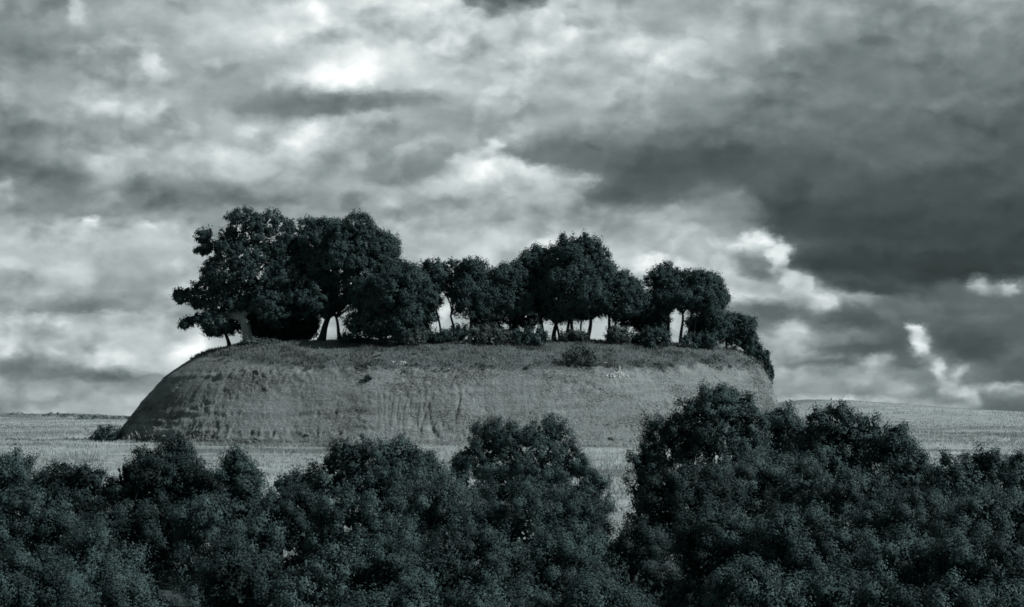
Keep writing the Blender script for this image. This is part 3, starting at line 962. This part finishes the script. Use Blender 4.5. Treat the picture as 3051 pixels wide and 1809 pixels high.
hill(174, [(2150, 975, 56, 42), (2200, 985, 46, 46), (2105, 990, 46, 34), (2228, 1015, 26, 34)], 'dense rounded evergreen bush crowding the steep end of the mound top', seed=26, name='evergreen_bush', cat='bush',
     group='bushes on the mound', trunk_r=.12, part='stem')
hill(177, [(2250, 1042, 18, 18), (2270, 1060, 17, 20), (2281, 1088, 15, 24), (2290, 1118, 9, 22)], 'ragged bush hanging down the steep end of the mound', seed=27, name='evergreen_bush', cat='bush', group='bushes on the mound',
     trunk_r=.06, leaf=.2, clump=.32, part='stem', base_px=2262)

BACK = [
    (178.5, [(1130, 900, 60, 60), (1130, 960, 60, 45), (1190, 965, 45, 40)], 'dark oak half hidden behind the thin straight oak stem', 1130),
    (179, [(1240, 900, 50, 45), (1230, 955, 55, 40)], 'dark oak half hidden behind the two leaning oak stems', 1230),
    (179, [(1465, 860, 45, 45), (1460, 920, 50, 45), (1450, 970, 40, 35)], 'dark oak half hidden behind the round-headed oak and the double-stemmed oak', 1460),
    (179, [(1560, 900, 50, 45), (1560, 955, 45, 40)], 'dark oak half hidden between the double-stemmed oak and the knob-topped oak', 1562),
    (178.5, [(1880, 935, 50, 36), (1955, 925, 40, 36), (1950, 965, 40, 30)], 'dark oak half hidden behind the small low oak', 1920),
    (178, [(2100, 965, 45, 32), (2160, 965, 36, 32)], 'dark oak half hidden behind the dense rounded bush', 2120),
    (177, [(860, 780, 55, 70), (850, 860, 60, 60), (770, 950, 60, 60)], 'oak half hidden between the pale-trunked oak and the dome-shaped oak', 830),
]
for k, (Yk, lobes, lab, bpx) in enumerate(BACK):
    hill(Yk, lobes, lab, seed=120 + k, trunks=[(bpx, (bpx, 965), .15)], base_px=bpx)
UG = 'scrub under the oaks'
for k, (x, y, rx, ry, lab) in enumerate([
        (1222, 988, 44, 26, 'low scrub beside the two leaning oak stems'), (1312, 988, 46, 26, 'dark rounded shrub at the foot of the two leaning oak stems'),
        (1374, 975, 16, 32, 'narrow upright shrub between the sparse crooked tree and the round-headed oak'), (1450, 975, 36, 34, 'shrub between the round-headed oak and the double-stemmed oak'),
        (1490, 988, 30, 24, 'shrub at the foot of the double-stemmed oak'), (1580, 982, 36, 30, 'shrub under the knob-topped oak'),
        (1845, 980, 38, 30, 'shrub just beyond the forked stem of the sloping oak'),
        (1895, 998, 40, 24, 'shrub in front of the small low oak'), (1955, 985, 32, 34, 'shrub beside the first stem of the umbrella-shaped oak'),
        (1700, 998, 30, 16, 'low shrub between the clustered stems of the tallest domed oak'), 
        (2082, 1000, 34, 28, 'shrub beside the last stem of the umbrella-shaped oak'), (1060, 1003, 34, 20, 'low shrub by the second thin stem of the dome-shaped oak'),
        (775, 1022, 34, 18, 'low scrub beside the foot of the pale-trunked oak'), (715, 1035, 18, 16, 'small dark shrub against the foot of the pale-trunked oak')]):
    Yk = 170.0 + (k * 37 % 5) * .5 if x > 1000 else 171.0
    Yk += float(bow((x - W0 / 2) / FPX * Yk))
    ru = RS(700 + k)
    y = y + ry * .25
    ry = ry * .8
    lb = [(x + ru.uniform(-.3, .3) * rx, y + ry * .45, rx * ru.uniform(.7, 1.0), ry * ru.uniform(.45, .65))]
    for q_ in range(5):
        lb.append((x + ru.uniform(-1.1, 1.1) * rx, y + ry * ru.uniform(.1, .9), rx * ru.uniform(.2, .5), ry * ru.uniform(.2, .55)))
    plant('shrub', Yk, lb, lab, 'shrub', UG, mat='leaf_hill' if k % 3 else 'leaf_scrub',
          seed=60 + k, leaf=.16, clump=.34, lai=1.7, subs=6, trunk_r=.05, part='stem', feather=.35, core=.8, skirt=True, skirt_k=1.0, pack=.8, shoots=.3)

p = hit(1735, 1088)
plant('shrub', p.y, [(1730, 1062, 34, 26), (1700, 1066, 24, 18), (1765, 1070, 24, 16), (1745, 1045, 20, 16)], 'loose bush alone on the grassy shoulder of the mound', 'shrub', None, mat='leaf_scrub', seed=90, leaf=.15, clump=.26, lai=1.3, subs=6,
      trunk_r=.05, part='stem', feather=.5, core=.3, sparse=.7)
p = hit(320, 1318)
plant('shrub', p.y, [(325, 1298, 30, 15), (290, 1306, 26, 9), (348, 1300, 18, 14), (312, 1286, 16, 10)], 'dark bush at the foot of the low end of the mound', 'shrub', None, mat='leaf_hill', seed=91, leaf=.17, clump=.3, lai=1.5, subs=6,
      trunk_r=.05, part='stem', feather=.6, core=.35, shoots=.6, pack=.45)
p = hit(1094, 1134)
plant('shrub', p.y, [(1094, 1129, 8, 5)], 'single tiny dark shrub on the bare clay face', 'shrub', None, mat='leaf_hill', seed=92, leaf=.12, clump=.15, subs=4, trunk_r=.02, part='stem')

# ------------------------------------------------------------------ the thicket in the valley
FG = 'oaks and shrubs of the valley thicket'
FORE = [
    # Y, lobes, label, options
    (88, [(30, 1415, 78, 55), (70, 1470, 85, 70), (-40, 1450, 80, 80), (-160, 1460, 90, 80)], 'round dark oak at the field edge below the low end of the mound', {}),
    (87, [(190, 1428, 62, 50), (262, 1425, 52, 46), (225, 1495, 110, 70)], 'flat-topped oak next to the round dark oak at the field edge', {}),
    (84, [(480, 1405, 105, 58), (400, 1440, 88, 58), (580, 1445, 78, 58), (450, 1375, 50, 40), (485, 1490, 165, 80)], 'wide domed oak on the field edge below the dark foot of the clay face', {}),
    (92, [(525, 1345, 42, 34), (530, 1390, 52, 50)], 'small dark oak rising just behind the wide domed oak', {}),
    (82, [(708, 1385, 34, 42), (735, 1425, 48, 45), (690, 1440, 45, 50), (715, 1510, 90, 70)], 'pointed oak standing out against the pale field', {}),
    (84, [(1075, 1375, 95, 58), (1170, 1375, 80, 58), (985, 1430, 95, 66), (890, 1465, 85, 60), (1130, 1460, 180, 80)], 'broad spreading oak below the rilled part of the clay face', {}),
    (87, [(1250, 1385, 36, 32), (1290, 1425, 60, 52), (1240, 1450, 90, 60)], 'oak with a small pointed tuft between the spreading oak and the free-standing round oak', {}),
    (113, [(1490, 1296, 72, 54), (1620, 1292, 68, 48), (1440, 1365, 70, 60), (1560, 1355, 120, 75), (1690, 1375, 55, 60), (1378, 1390, 36, 42), (1560, 1420, 120, 45), (1728, 1400, 24, 32)],
     'round two-humped oak standing free in the pale field before the mound', dict(trunks=[(1560, (1560, 1440), .22)], base_px=1560)),
    (100, [(1772, 1445, 34, 34), (1785, 1505, 34, 48), (1730, 1490, 60, 56)], 'small oak beside the strip of pale grass', {}),
    (92, [(2090, 1232, 105, 68), (1985, 1285, 74, 66), (2205, 1232, 60, 52), (2120, 1320, 150, 90), (1940, 1385, 56, 66), (1925, 1480, 36, 60), (2235, 1315, 75, 75), (2150, 1185, 46, 26)],
     'largest dense oak of the thicket, hiding the steep end of the mound', dict(trunk_r=.24)),
    (96, [(2332, 1262, 50, 46), (2320, 1325, 68, 58), (2375, 1300, 36, 40)], 'oak squeezed between the largest thicket oak and the broad oak under the far hill', {}),
    (90, [(2475, 1262, 84, 50), (2560, 1295, 70, 58), (2430, 1315, 78, 58), (2500, 1365, 130, 70)], 'broad low-domed oak under the far hill', {}),
    (89, [(2665, 1305, 36, 32), (2640, 1355, 48, 42), (2690, 1340, 26, 30)], 'small tufted oak at the edge of the pale slope', {}),
    (85, [(2720, 1395, 56, 46), (2690, 1445, 80, 58), (2765, 1430, 34, 36)], 'rounded oak just downhill of the small tufted oak', {}),
    (82, [(2850, 1400, 64, 44), (2915, 1388, 70, 42), (2975, 1412, 56, 46), (2890, 1455, 130, 60)], 'long low oak below the pale slope of the far hill', {}),
    (79, [(3045, 1405, 52, 52), (3055, 1480, 80, 70), (3160, 1440, 80, 70)], 'oak with pale-flecked leaves at the end of the long low oak', dict(mat='leaf_light')),
    (72, [(90, 1545, 140, 75), (150, 1600, 130, 80), (-10, 1600, 90, 90), (-150, 1610, 110, 90)], 'dense oak in front of the round dark oak', {}),
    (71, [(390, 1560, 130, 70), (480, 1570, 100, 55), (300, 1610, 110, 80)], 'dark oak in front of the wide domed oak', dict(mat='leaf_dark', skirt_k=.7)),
    (64, [(650, 1550, 110, 75), (740, 1620, 100, 80), (580, 1560, 60, 45)], 'light-flecked oak in front of the pointed oak', dict(mat='leaf_mid', skirt_k=.7)),
    (75, [(850, 1530, 110, 70), (790, 1590, 100, 80), (920, 1590, 110, 70)], 'oak in front of the low side of the spreading oak', {}),
    (70, [(1070, 1545, 120, 75), (1150, 1600, 120, 80), (1000, 1600, 90, 80)], 'dark lumpy oak in front of the middle of the spreading oak', {}),
    (78, [(1320, 1500, 125, 62), (1400, 1540, 110, 65), (1250, 1530, 80, 60)], 'soft grey shrub in front of the free-standing round oak', dict(mat='leaf_light', leaf=.066, feather=.25)),
    (76, [(1560, 1510, 120, 60), (1680, 1530, 110, 62), (1480, 1560, 110, 60), (1750, 1610, 66, 54)], 'wide soft-leaved shrub beside the lower end of the pale grass strip', dict(leaf=.066, feather=.2)),
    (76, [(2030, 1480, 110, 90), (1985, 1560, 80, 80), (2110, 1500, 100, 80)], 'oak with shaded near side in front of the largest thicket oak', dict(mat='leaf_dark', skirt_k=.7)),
    (80, [(2210, 1420, 130, 58), (2330, 1415, 110, 52), (2270, 1470, 160, 60)], 'light grey shrub belt in front of the gap beside the largest thicket oak', dict(mat='leaf_light', leaf=.066, feather=.2)),
    (76, [(2480, 1465, 130, 66), (2580, 1480, 90, 62), (2410, 1500, 100, 60)], 'oak in front of the broad low-domed oak', {}),
    (74, [(2720, 1525, 120, 62), (2800, 1545, 110, 64), (2640, 1550, 90, 60)], 'fine-leaved shrub in front of the rounded oak', dict(mat='leaf_light', leaf=.066)),
    (72, [(2950, 1540, 120, 66), (3040, 1570, 100, 80), (2870, 1580, 90, 64), (3180, 1590, 100, 80)], 'fine-leaved shrub in front of the long low oak', dict(mat='leaf_light', leaf=.066)),
    (57, [(90, 1720, 120, 85), (180, 1770, 110, 85), (0, 1770, 100, 85), (-140, 1780, 110, 85)], 'clumpy oak in the deep of the valley, lowest of its row beside the feathery shrub', {}),
    (59, [(290, 1680, 105, 75), (345, 1725, 70, 70), (240, 1720, 80, 80)], 'feathery pale shrub before the black hollow in the thicket', dict(mat='leaf_mid', leaf=.062, feather=.3)),
    (56, [(700, 1700, 105, 90), (760, 1760, 80, 80), (690, 1790, 90, 60)], 'clumpy oak on the far side of the black hollow in the thicket', {}),
    (55, [(930, 1740, 75, 90), (980, 1710, 60, 70), (900, 1790, 80, 60)], 'shrub with upright pale bare stems among its leaves', dict(mat='leaf_light', sparse=.55, core=.25)),
    (58, [(1130, 1690, 115, 80), (1210, 1740, 100, 80), (1070, 1760, 80, 80)], 'lumpy oak next to the shrub with pale bare stems', {}),
    (60, [(1380, 1650, 130, 75), (1460, 1700, 110, 80), (1310, 1720, 90, 80)], 'soft-leaved shrub in the middle of the valley bottom', dict(leaf=.062, feather=.15)),
    (61, [(1640, 1650, 130, 70), (1720, 1700, 110, 80), (1560, 1720, 90, 80)], 'soft-leaved shrub below the pale grass strip', dict(leaf=.062, feather=.15)),
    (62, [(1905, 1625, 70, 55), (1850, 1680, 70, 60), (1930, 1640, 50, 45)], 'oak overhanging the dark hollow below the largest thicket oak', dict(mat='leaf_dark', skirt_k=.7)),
    (63, [(2150, 1580, 130, 75), (2230, 1620, 110, 75), (2090, 1630, 70, 60)], 'grey-leaved oak above the dark hollow in the valley bottom', {}),
    (62, [(2410, 1600, 130, 75), (2500, 1640, 110, 75), (2330, 1660, 90, 70)], 'smooth-topped shrub in the valley bottom under the broad low-domed oak', dict(leaf=.062)),
    (60, [(2660, 1660, 130, 75), (2750, 1690, 110, 80), (2580, 1720, 100, 75)], 'smooth-topped shrub in the valley bottom under the rounded oak', dict(leaf=.062)),
    (59, [(2920, 1670, 130, 80), (3020, 1710, 100, 90), (2840, 1740, 100, 80), (3170, 1730, 110, 90)], 'smooth-topped shrub in the valley bottom under the long low oak', dict(leaf=.062)),
    (50, [(360, 1815, 80, 50), (420, 1835, 50, 40)], 'low wispy shrub at the lip of the black hollow', dict(mat='leaf_light', leaf=.062, feather=.4, sparse=.7)),
    (51, [(1090, 1840, 110, 60), (1220, 1830, 90, 60)], 'low oak scrub before the lumpy oak and the pale-stemmed shrub', {}),
    (52, [(1420, 1810, 120, 65), (1560, 1830, 100, 60)], 'low oak scrub around the pale broken stick', {}),
    (51, [(1760, 1800, 100, 65), (1850, 1830, 80, 60)], 'low oak scrub on the near rim of the dark hollow', {}),
    (51, [(2190, 1770, 110, 65), (2300, 1800, 100, 60), (2240, 1740, 60, 40)], 'low oak scrub on the far rim of the dark hollow', {}),
    (52, [(2490, 1790, 130, 70), (2640, 1820, 110, 60)], 'low oak scrub under the smooth-topped shrubs', {}),
    (51, [(2850, 1810, 130, 70), (2990, 1820, 110, 70), (3150, 1830, 110, 70)], 'low dark scrub under the last smooth-topped shrub', {}),
]
for k, (Yk, lobes, lab, kw) in enumerate(FORE):
    o = dict(seed=200 + k * 3, leaf=.066 if Yk < 66 else (.074 if Yk < 80 else .098), clump=.48 if Yk < 80 else .50, lai=1.25, subs=12, mat='leaf_fore', trunk_r=.13, feather=.10, core=1.7, skirt=True, skirt_k=.80, pack=.74, grow=.97 if Yk < 81 else 1.0, shoots=.22, back=.25, puff=.27)
    mx_ = np.mean([l[0] for l in lobes])
    o['mat'] = 'leaf_dark' if (mx_ < 1000 and k % 4) else ('leaf_mid' if mx_ > 2050 and k % 3 else 'leaf_fore')  # darker leaves on the left also carry its shade in colour; lighter right
    o.update(kw)
    shrub = 'shrub' in lab or 'scrub' in lab
    plant('thicket_shrub' if shrub else 'thicket_oak', Yk, lobes, lab, 'shrub' if shrub else 'tree', FG, part='stem' if shrub else 'trunk', twigs=4, **o)
print('TRIS', sum(len(m.polygons) for m in bpy.data.meshes))

# ------------------------------------------------------------------ grass
def blades(name, pts, h, w, tone, mat, seed, per=5, spread=.16):
    rs = RS(seed)
    n = len(pts)
    idx = np.repeat(np.arange(n), per)
    m = len(idx)
    base = pts[idx] + np.stack([rs.normal(size=m) * spread, rs.normal(size=m) * spread, np.full(m, -.03)], 1)
    hh = (np.broadcast_to(h, (n,))[idx] * rs.uniform(.5, 1.25, m))[:, None]
    lean = np.stack([rs.normal(size=m) * .35, rs.normal(size=m) * .35, np.ones(m)], 1)
    a = rs.uniform(0, math.pi, m)
    side = np.stack([np.cos(a), np.sin(a) * .6, np.zeros(m)], 1) * (w * rs.uniform(.6, 1.3, m))[:, None]
    v = np.empty((m, 3, 3))
    v[:, 0] = base - side; v[:, 1] = base + side; v[:, 2] = base + lean * hh
    t = np.clip(np.broadcast_to(tone, (n,))[idx] + rs.normal(size=m) * .08, 0, 1)
    return mesh_np(name, v.reshape(-1, 3), np.arange(3 * m).reshape(-1, 3), mat, False, {'tone': ('FACE', t)})


rs = RS(5)
n = 60000
gyv = 92 + (270 - 92) * rs.uniform(size=n) ** 1.25
gxv = rs.uniform(-1, 1, n) * gyv * math.tan(math.radians(15.5))
# keep off the mound
dxm = np.maximum(np.abs(gxv - MCX) - ML, 0)
gyb = gyv - bow(gxv)
inm = np.sqrt(dxm ** 2 + (gyb - MCY) ** 2) < MR - .4
behind = (np.abs(gxv - MCX) < ML + MR) & (gyv > MCY)
ok = ~(inm | behind)
_gpx = W0 / 2 + FPX * gxv / gyv
ok &= (gyv > 104) | ((_gpx > 1770) & (_gpx < 1930))
gxv, gyv = gxv[ok], gyv[ok]
dn = fbm(gxv * .12, gyv * .10, 0, 4, 23)
kp = rs.uniform(size=len(gxv)) < .35 + 1.1 * sstep(dn, -.3, .3)
gxv, gyv = gxv[kp], gyv[kp]
patch = fbm(gxv * .05, gyv * .22, 0, 3, 21)
tone = .62 + 1.0 * fbm(gxv * .06, gyv * .10, 0, 4, 44) - .6 * sstep(patch, .10, .34)
# taller growth along the foot of the bank
nk = 6000
ks = rs.uniform(s_vis0, s_vis1, nk)
kd = rs.normal(size=nk) * .45 - .35
ok = rs.uniform(size=nk) < .25 + .9 * sstep(fbm(ks * .35, ks * 0, 0, 3, 25), -.2, .3)
ks, kd = ks[ok], kd[ok]
fx_, fox, foy = mound_frame(ks)
kx = MCX + fx_ + fox * (MR - kd); ky = MCY + foy * (MR - kd); ky = ky + bow(kx)
kz = np.array([surf(a, b) for a, b in zip(kx, ky)])
gp = np.stack([gxv, gyv, ground_z(gxv, gyv)], 1)
gp = np.concatenate([gp, np.stack([kx, ky, kz], 1)])
tone = np.concatenate([tone, .45 + .7 * fbm(kx * .5, ky * .5, 0, 2, 26)])
gxv = np.concatenate([gxv, kx]); gyv = np.concatenate([gyv, ky])
# coarser far grass on the rising ground
nf = 16000
fy = rs.uniform(255, 545, nf)
fx = rs.uniform(-1, 1, nf) * fy * math.tan(math.radians(15.5))
fp = np.stack([fx, fy, ground_z(fx, fy)], 1)
ft = .5 + .9 * fbm(fx * .08, fy * .03, 0, 3, 45)
gm = blades('dry_grass', gp, .24 + .20 * fbm(gxv * .3, gyv * .3, 0, 3, 4), .030, tone, M['grass'], 6, 5, .22)
fm = blades('far_grass', fp, .20, .08, ft, M['grass'], 9, 4, .8)
tag(link('far_grass', fm), 'rough pale grass on the far rising ground beyond the mound', 'grass', None, 'stuff')
tag(link('dry_grass', gm), 'pale dry grass covering the field around the mound', 'grass', None, 'stuff')

# tussocks on the shoulder of the mound
n = 26000
px_ = rs.uniform(-MR - ML, MR + ML, n) + MCX
py_ = rs.uniform(MCY - MR, MCY + 1, n)
dxm = np.maximum(np.abs(px_ - MCX) - ML, 0)
dm = MR - np.sqrt(dxm ** 2 + (py_ - MCY) ** 2)
_ox = (px_ - MCX - np.clip(px_ - MCX, -ML, ML)) / np.maximum(MR - dm, .1)
ve = brink(W0 / 2 + FPX * px_ / py_, _ox) + .15 + .6 * fbm(px_ * .25, py_ * 0, 0, 3, 91)
dens = sstep(dm, ve - .5, ve + .6) * (.45 + .75 * sstep(fbm(px_ * .55, py_ * .9, 0, 3, 15), -.25, .3))
ok = rs.uniform(size=n) < dens
px_, py_ = px_[ok], py_[ok]
_pxo = px_
py_ = py_ + bow(px_)
pz_ = np.array([surf(a, b) for a, b in zip(px_, py_)])
pt = np.stack([px_, py_, pz_], 1)
cl = fbm(px_ * .5, py_ * .7, 0, 3, 16)
tone = .52 + .60 * fbm(px_ * .3, py_ * .3, 0, 3, 17) - .45 * sstep(cl, .08, .3)
hh = .17 + .14 * sstep(cl, .0, .35)
tm = blades('tussock_grass', pt, hh, .04, tone, M['tuft'], 8, 5, .12)
tag(link('tussock_grass', tm), 'rough tussock grass on the sloping shoulder of the mound', 'grass', None, 'stuff')

# low dark cushions of herb along the brink
n = 4200
u = rs.uniform(-MR - ML, MR + ML, n) + MCX
q = rs.uniform(MCY - MR, MCY - 2, n)
dxm = np.maximum(np.abs(u - MCX) - ML, 0)
dm = MR - np.sqrt(dxm ** 2 + (q - MCY) ** 2)
_ox = (u - MCX - np.clip(u - MCX, -ML, ML)) / np.maximum(MR - dm, .1)
ve = brink(W0 / 2 + FPX * u / q, _ox) + .1 + .6 * fbm(u * .25, q * 0, 0, 3, 91)
w_ = np.exp(-((dm - ve - .45) / .5) ** 2) * (.35 + .9 * sstep(fbm(u * .35, q * .1, 0, 3, 29), -.2, .3)) + .16 * sstep(dm, ve, ve + 1) * sstep(fbm(u * .4, q * .6, 0, 2, 19), 0, .3)
ok = rs.uniform(size=n) < w_ * .9
u, q = u[ok], q[ok]
q = q + bow(u)
P_, N_, T_ = [], [], []
for a, b in zip(u, q):
    z = surf(a, b)
    k = rs.randint(12, 30)
    r = rs.uniform(.12, .34)
    dv = unit(rs, k); dv[:, 2] = np.abs(dv[:, 2])
    P_.append(np.array((a, b, z)) + dv * np.array((r * 1.5, r * 1.2, r * .9)))
    N_.append(dv + unit(rs, k) * .6); T_.append(np.full(k, rs.uniform(0, .5)))
P_, N_, T_ = np.concatenate(P_), np.concatenate(N_), np.concatenate(T_)
N_ /= np.linalg.norm(N_, axis=1, keepdims=True)
hm = leaves_mesh('ground_cover', P_, N_, .17, .11, T_, M['leaf_scrub'], rs)
tag(link('ground_cover', hm), 'low dark herb cushions along the brink of the clay face', 'ground cover', None, 'stuff')

# clods of clay fallen to the foot of the face
ico = [(0, 0, 1), (.89, 0, .45), (.28, .85, .45), (-.72, .53, .45), (-.72, -.53, .45), (.28, -.85, .45), (.72, .53, -.45), (-.28, .85, -.45), (-.89, 0, -.45), (-.28, -.85, -.45), (.72, -.53, -.45), (0, 0, -1)]
ifc = [(0, 1, 2), (0, 2, 3), (0, 3, 4), (0, 4, 5), (0, 5, 1), (1, 6, 2), (2, 7, 3), (3, 8, 4), (4, 9, 5), (5, 10, 1), (6, 7, 2), (7, 8, 3), (8, 9, 4), (9, 10, 5), (10, 6, 1), (11, 7, 6), (11, 8, 7), (11, 9, 8), (11, 10, 9), (11, 6, 10)]
ico, ifc = np.array(ico), np.array(ifc)
V_, F_ = [], []
rc = RS(31)
cs = np.concatenate([rc.uniform(s_vis0, 8, 420), rc.uniform(8, s_vis1, 160)])
cdp = np.abs(rc.normal(size=len(cs))) * .55 - .45
qx_, qox, qoy = mound_frame(cs)
for k in range(len(cs)):
    x_ = MCX + qx_[k] + qox[k] * (MR - cdp[k]); y_ = MCY + qoy[k] * (MR - cdp[k]); y_ = y_ + float(bow(x_))
    r_ = rc.uniform(.05, .13) * (1 + 1.4 * (rc.uniform() < .12))
    V_.append(ico * rc.uniform(.65, 1.2, (12, 1)) * r_ * np.array((1.2, 1, .8)) + np.array((x_, y_, surf(x_, y_))))
    F_.append(ifc + 12 * k)
cl_me = mesh_np('fallen_clods', np.concatenate(V_), np.concatenate(F_), M['mound'], False)
tag(link('fallen_clods', cl_me), 'crumbled clay clods fallen along the foot of the mound', 'rubble', None, 'stuff')

# low scrub smudging the far skyline of the field beyond the low end
P_, N_, T_ = [], [], []
rc = RS(37)
for k in range(60):
    y_ = rc.uniform(400, 520)
    px_q = rc.uniform(-60, 480)
    if fbm(px_q * .012, y_ * .02, 0, 2, 39) < -.05:
        continue
    x_ = (px_q - W0 / 2) / FPX * y_
    r = rc.uniform(.3, 1.1)
    m_ = rc.randint(14, 30)
    dv = unit(rc, m_); dv[:, 2] = np.abs(dv[:, 2])
    P_.append(np.array((x_, y_, float(ground_z(x_, y_)))) + dv * np.array((r * 2.2, r * 2.2, r * .7)))
    N_.append(dv + unit(rc, m_) * .4); T_.append(np.full(m_, rc.uniform(.6, 1)))
P_, N_, T_ = np.concatenate(P_), np.concatenate(N_), np.concatenate(T_)
N_ /= np.linalg.norm(N_, axis=1, keepdims=True)
tag(link('far_scrub', leaves_mesh('far_scrub', P_, N_, .55, .4, T_, M['leaf_scrub'], rc)), 'low blurred scrub on the far skyline of the field', 'scrub', None, 'stuff')

# ------------------------------------------------------------------ stones
def stone_mesh(name, seed, sx=1, sy=1, sz=1):
    import bmesh
    bm = bmesh.new()
    bmesh.ops.create_icosphere(bm, subdivisions=1, radius=.5)
    r = RS(seed)
    for v_ in bm.verts:
        v_.co = Vector((v_.co.x * sx * r.uniform(.75, 1.2), v_.co.y * sy * r.uniform(.75, 1.2), v_.co.z * sz * r.uniform(.7, 1.2)))
    me = bpy.data.meshes.new(name)
    bm.to_mesh(me); bm.free()
    me.materials.append(M['stone'])
    return me


SM = [stone_mesh('stone', 300 + k, 1.2, .9, .7) for k in range(4)]
for (cx_, cy_, rx_, ry_, nn, lab) in [(1843, 1119, 36, 10, 46, 'pale stones spilled in a heap just below the brink under the lone bush'),
                                      (1192, 1081, 22, 6, 16, 'pale stones scattered at the brink above the rilled clay')]:
    for k in range(nn):
        a, r_ = rs.uniform(0, 6.283), math.sqrt(rs.uniform())
        h = hit(cx_ + math.cos(a) * r_ * rx_, cy_ + math.sin(a) * r_ * ry_)
        if h is None:
            continue
        o = link('stone', SM[k % 4], None, (h.x, h.y, h.z + .01))
        s = rs.uniform(.08, .22)
        o.scale = (s, s, s)
        o.rotation_euler = (rs.uniform(-.4, .4), rs.uniform(-.4, .4), rs.uniform(0, 6))
        tag(o, lab, 'stone', lab[:40].rsplit(' ', 1)[0])
for (x, y, s, lab) in [(1338, 1100, .26, 'single pale stone at the brink below the sparse crooked tree'), (1163, 1026, .55, 'flat pale rock in the grass before the thin straight oak stem'),
                       (1222, 1024, .45, 'pale rock in the grass before the two leaning oak stems'), (1495, 1027, .4, 'pale rock in the grass before the double-stemmed oak'),
                       (868, 1042, .22, 'small pale stone in the grass before the low dark oak'), (1805, 1082, .5, 'flat pale rock beside the lone bush on the shoulder')]:
    h = hit(x, y)
    o = link('rock', SM[int(x) % 4], None, (h.x, h.y, h.z + .02))
    o.scale = (s, s * .8, s * .5)
    tag(o, lab, 'rock')
h = hit(1845, 1108)
o = link('standing_stone', stone_mesh('standing_stone', 333, .45, .4, 1.3), None, (h.x, h.y, h.z + .22))
o.scale = (.55, .5, .6)
tag(o, 'white upright stone on the heap of pale stones', 'stone')

# bare pale stems rising through the stemmy shrub
rs2 = RS(77)
bz = None
for o in bpy.data.objects:
    if o.get('label', '').startswith('shrub with upright pale'):
        for k in range(9):
            x0 = rs2.uniform(-.7, .7)
            top_ = np.array((x0 * 1.8, rs2.uniform(-1.2, -.5), rs2.uniform(2.6, 4.0)))
            pth = bend((x0 * .4, rs2.uniform(-.3, .1), -.15), top_, rs2, 7, .05)
            link('stem', tubes('stem', [(pth, np.linspace(.035, .012, 7))], M['bark_pale'], 5), o)
# a broken stick end
b0 = at(1500, 1830, 49.0); b1 = at(1519, 1797, 48.8)
zb = surf(b0[0], 49.0)
pth = np.array([(b0[0] - .5, 49.3, zb - .1), tuple(b0), tuple((b0 + b1) / 2 + np.array((.01, 0, .01))), tuple(b1)])
o = link('broken_stick', tubes('broken_stick', [(pth - pth[0], np.array([.045, .035, .03, .022]))], M['stone'], 6), None, tuple(pth[0]))
tag(o, 'pale broken stick end poking up through the low scrub', 'stick')

print('TRIS', sum(len(m.polygons) for m in bpy.data.meshes))
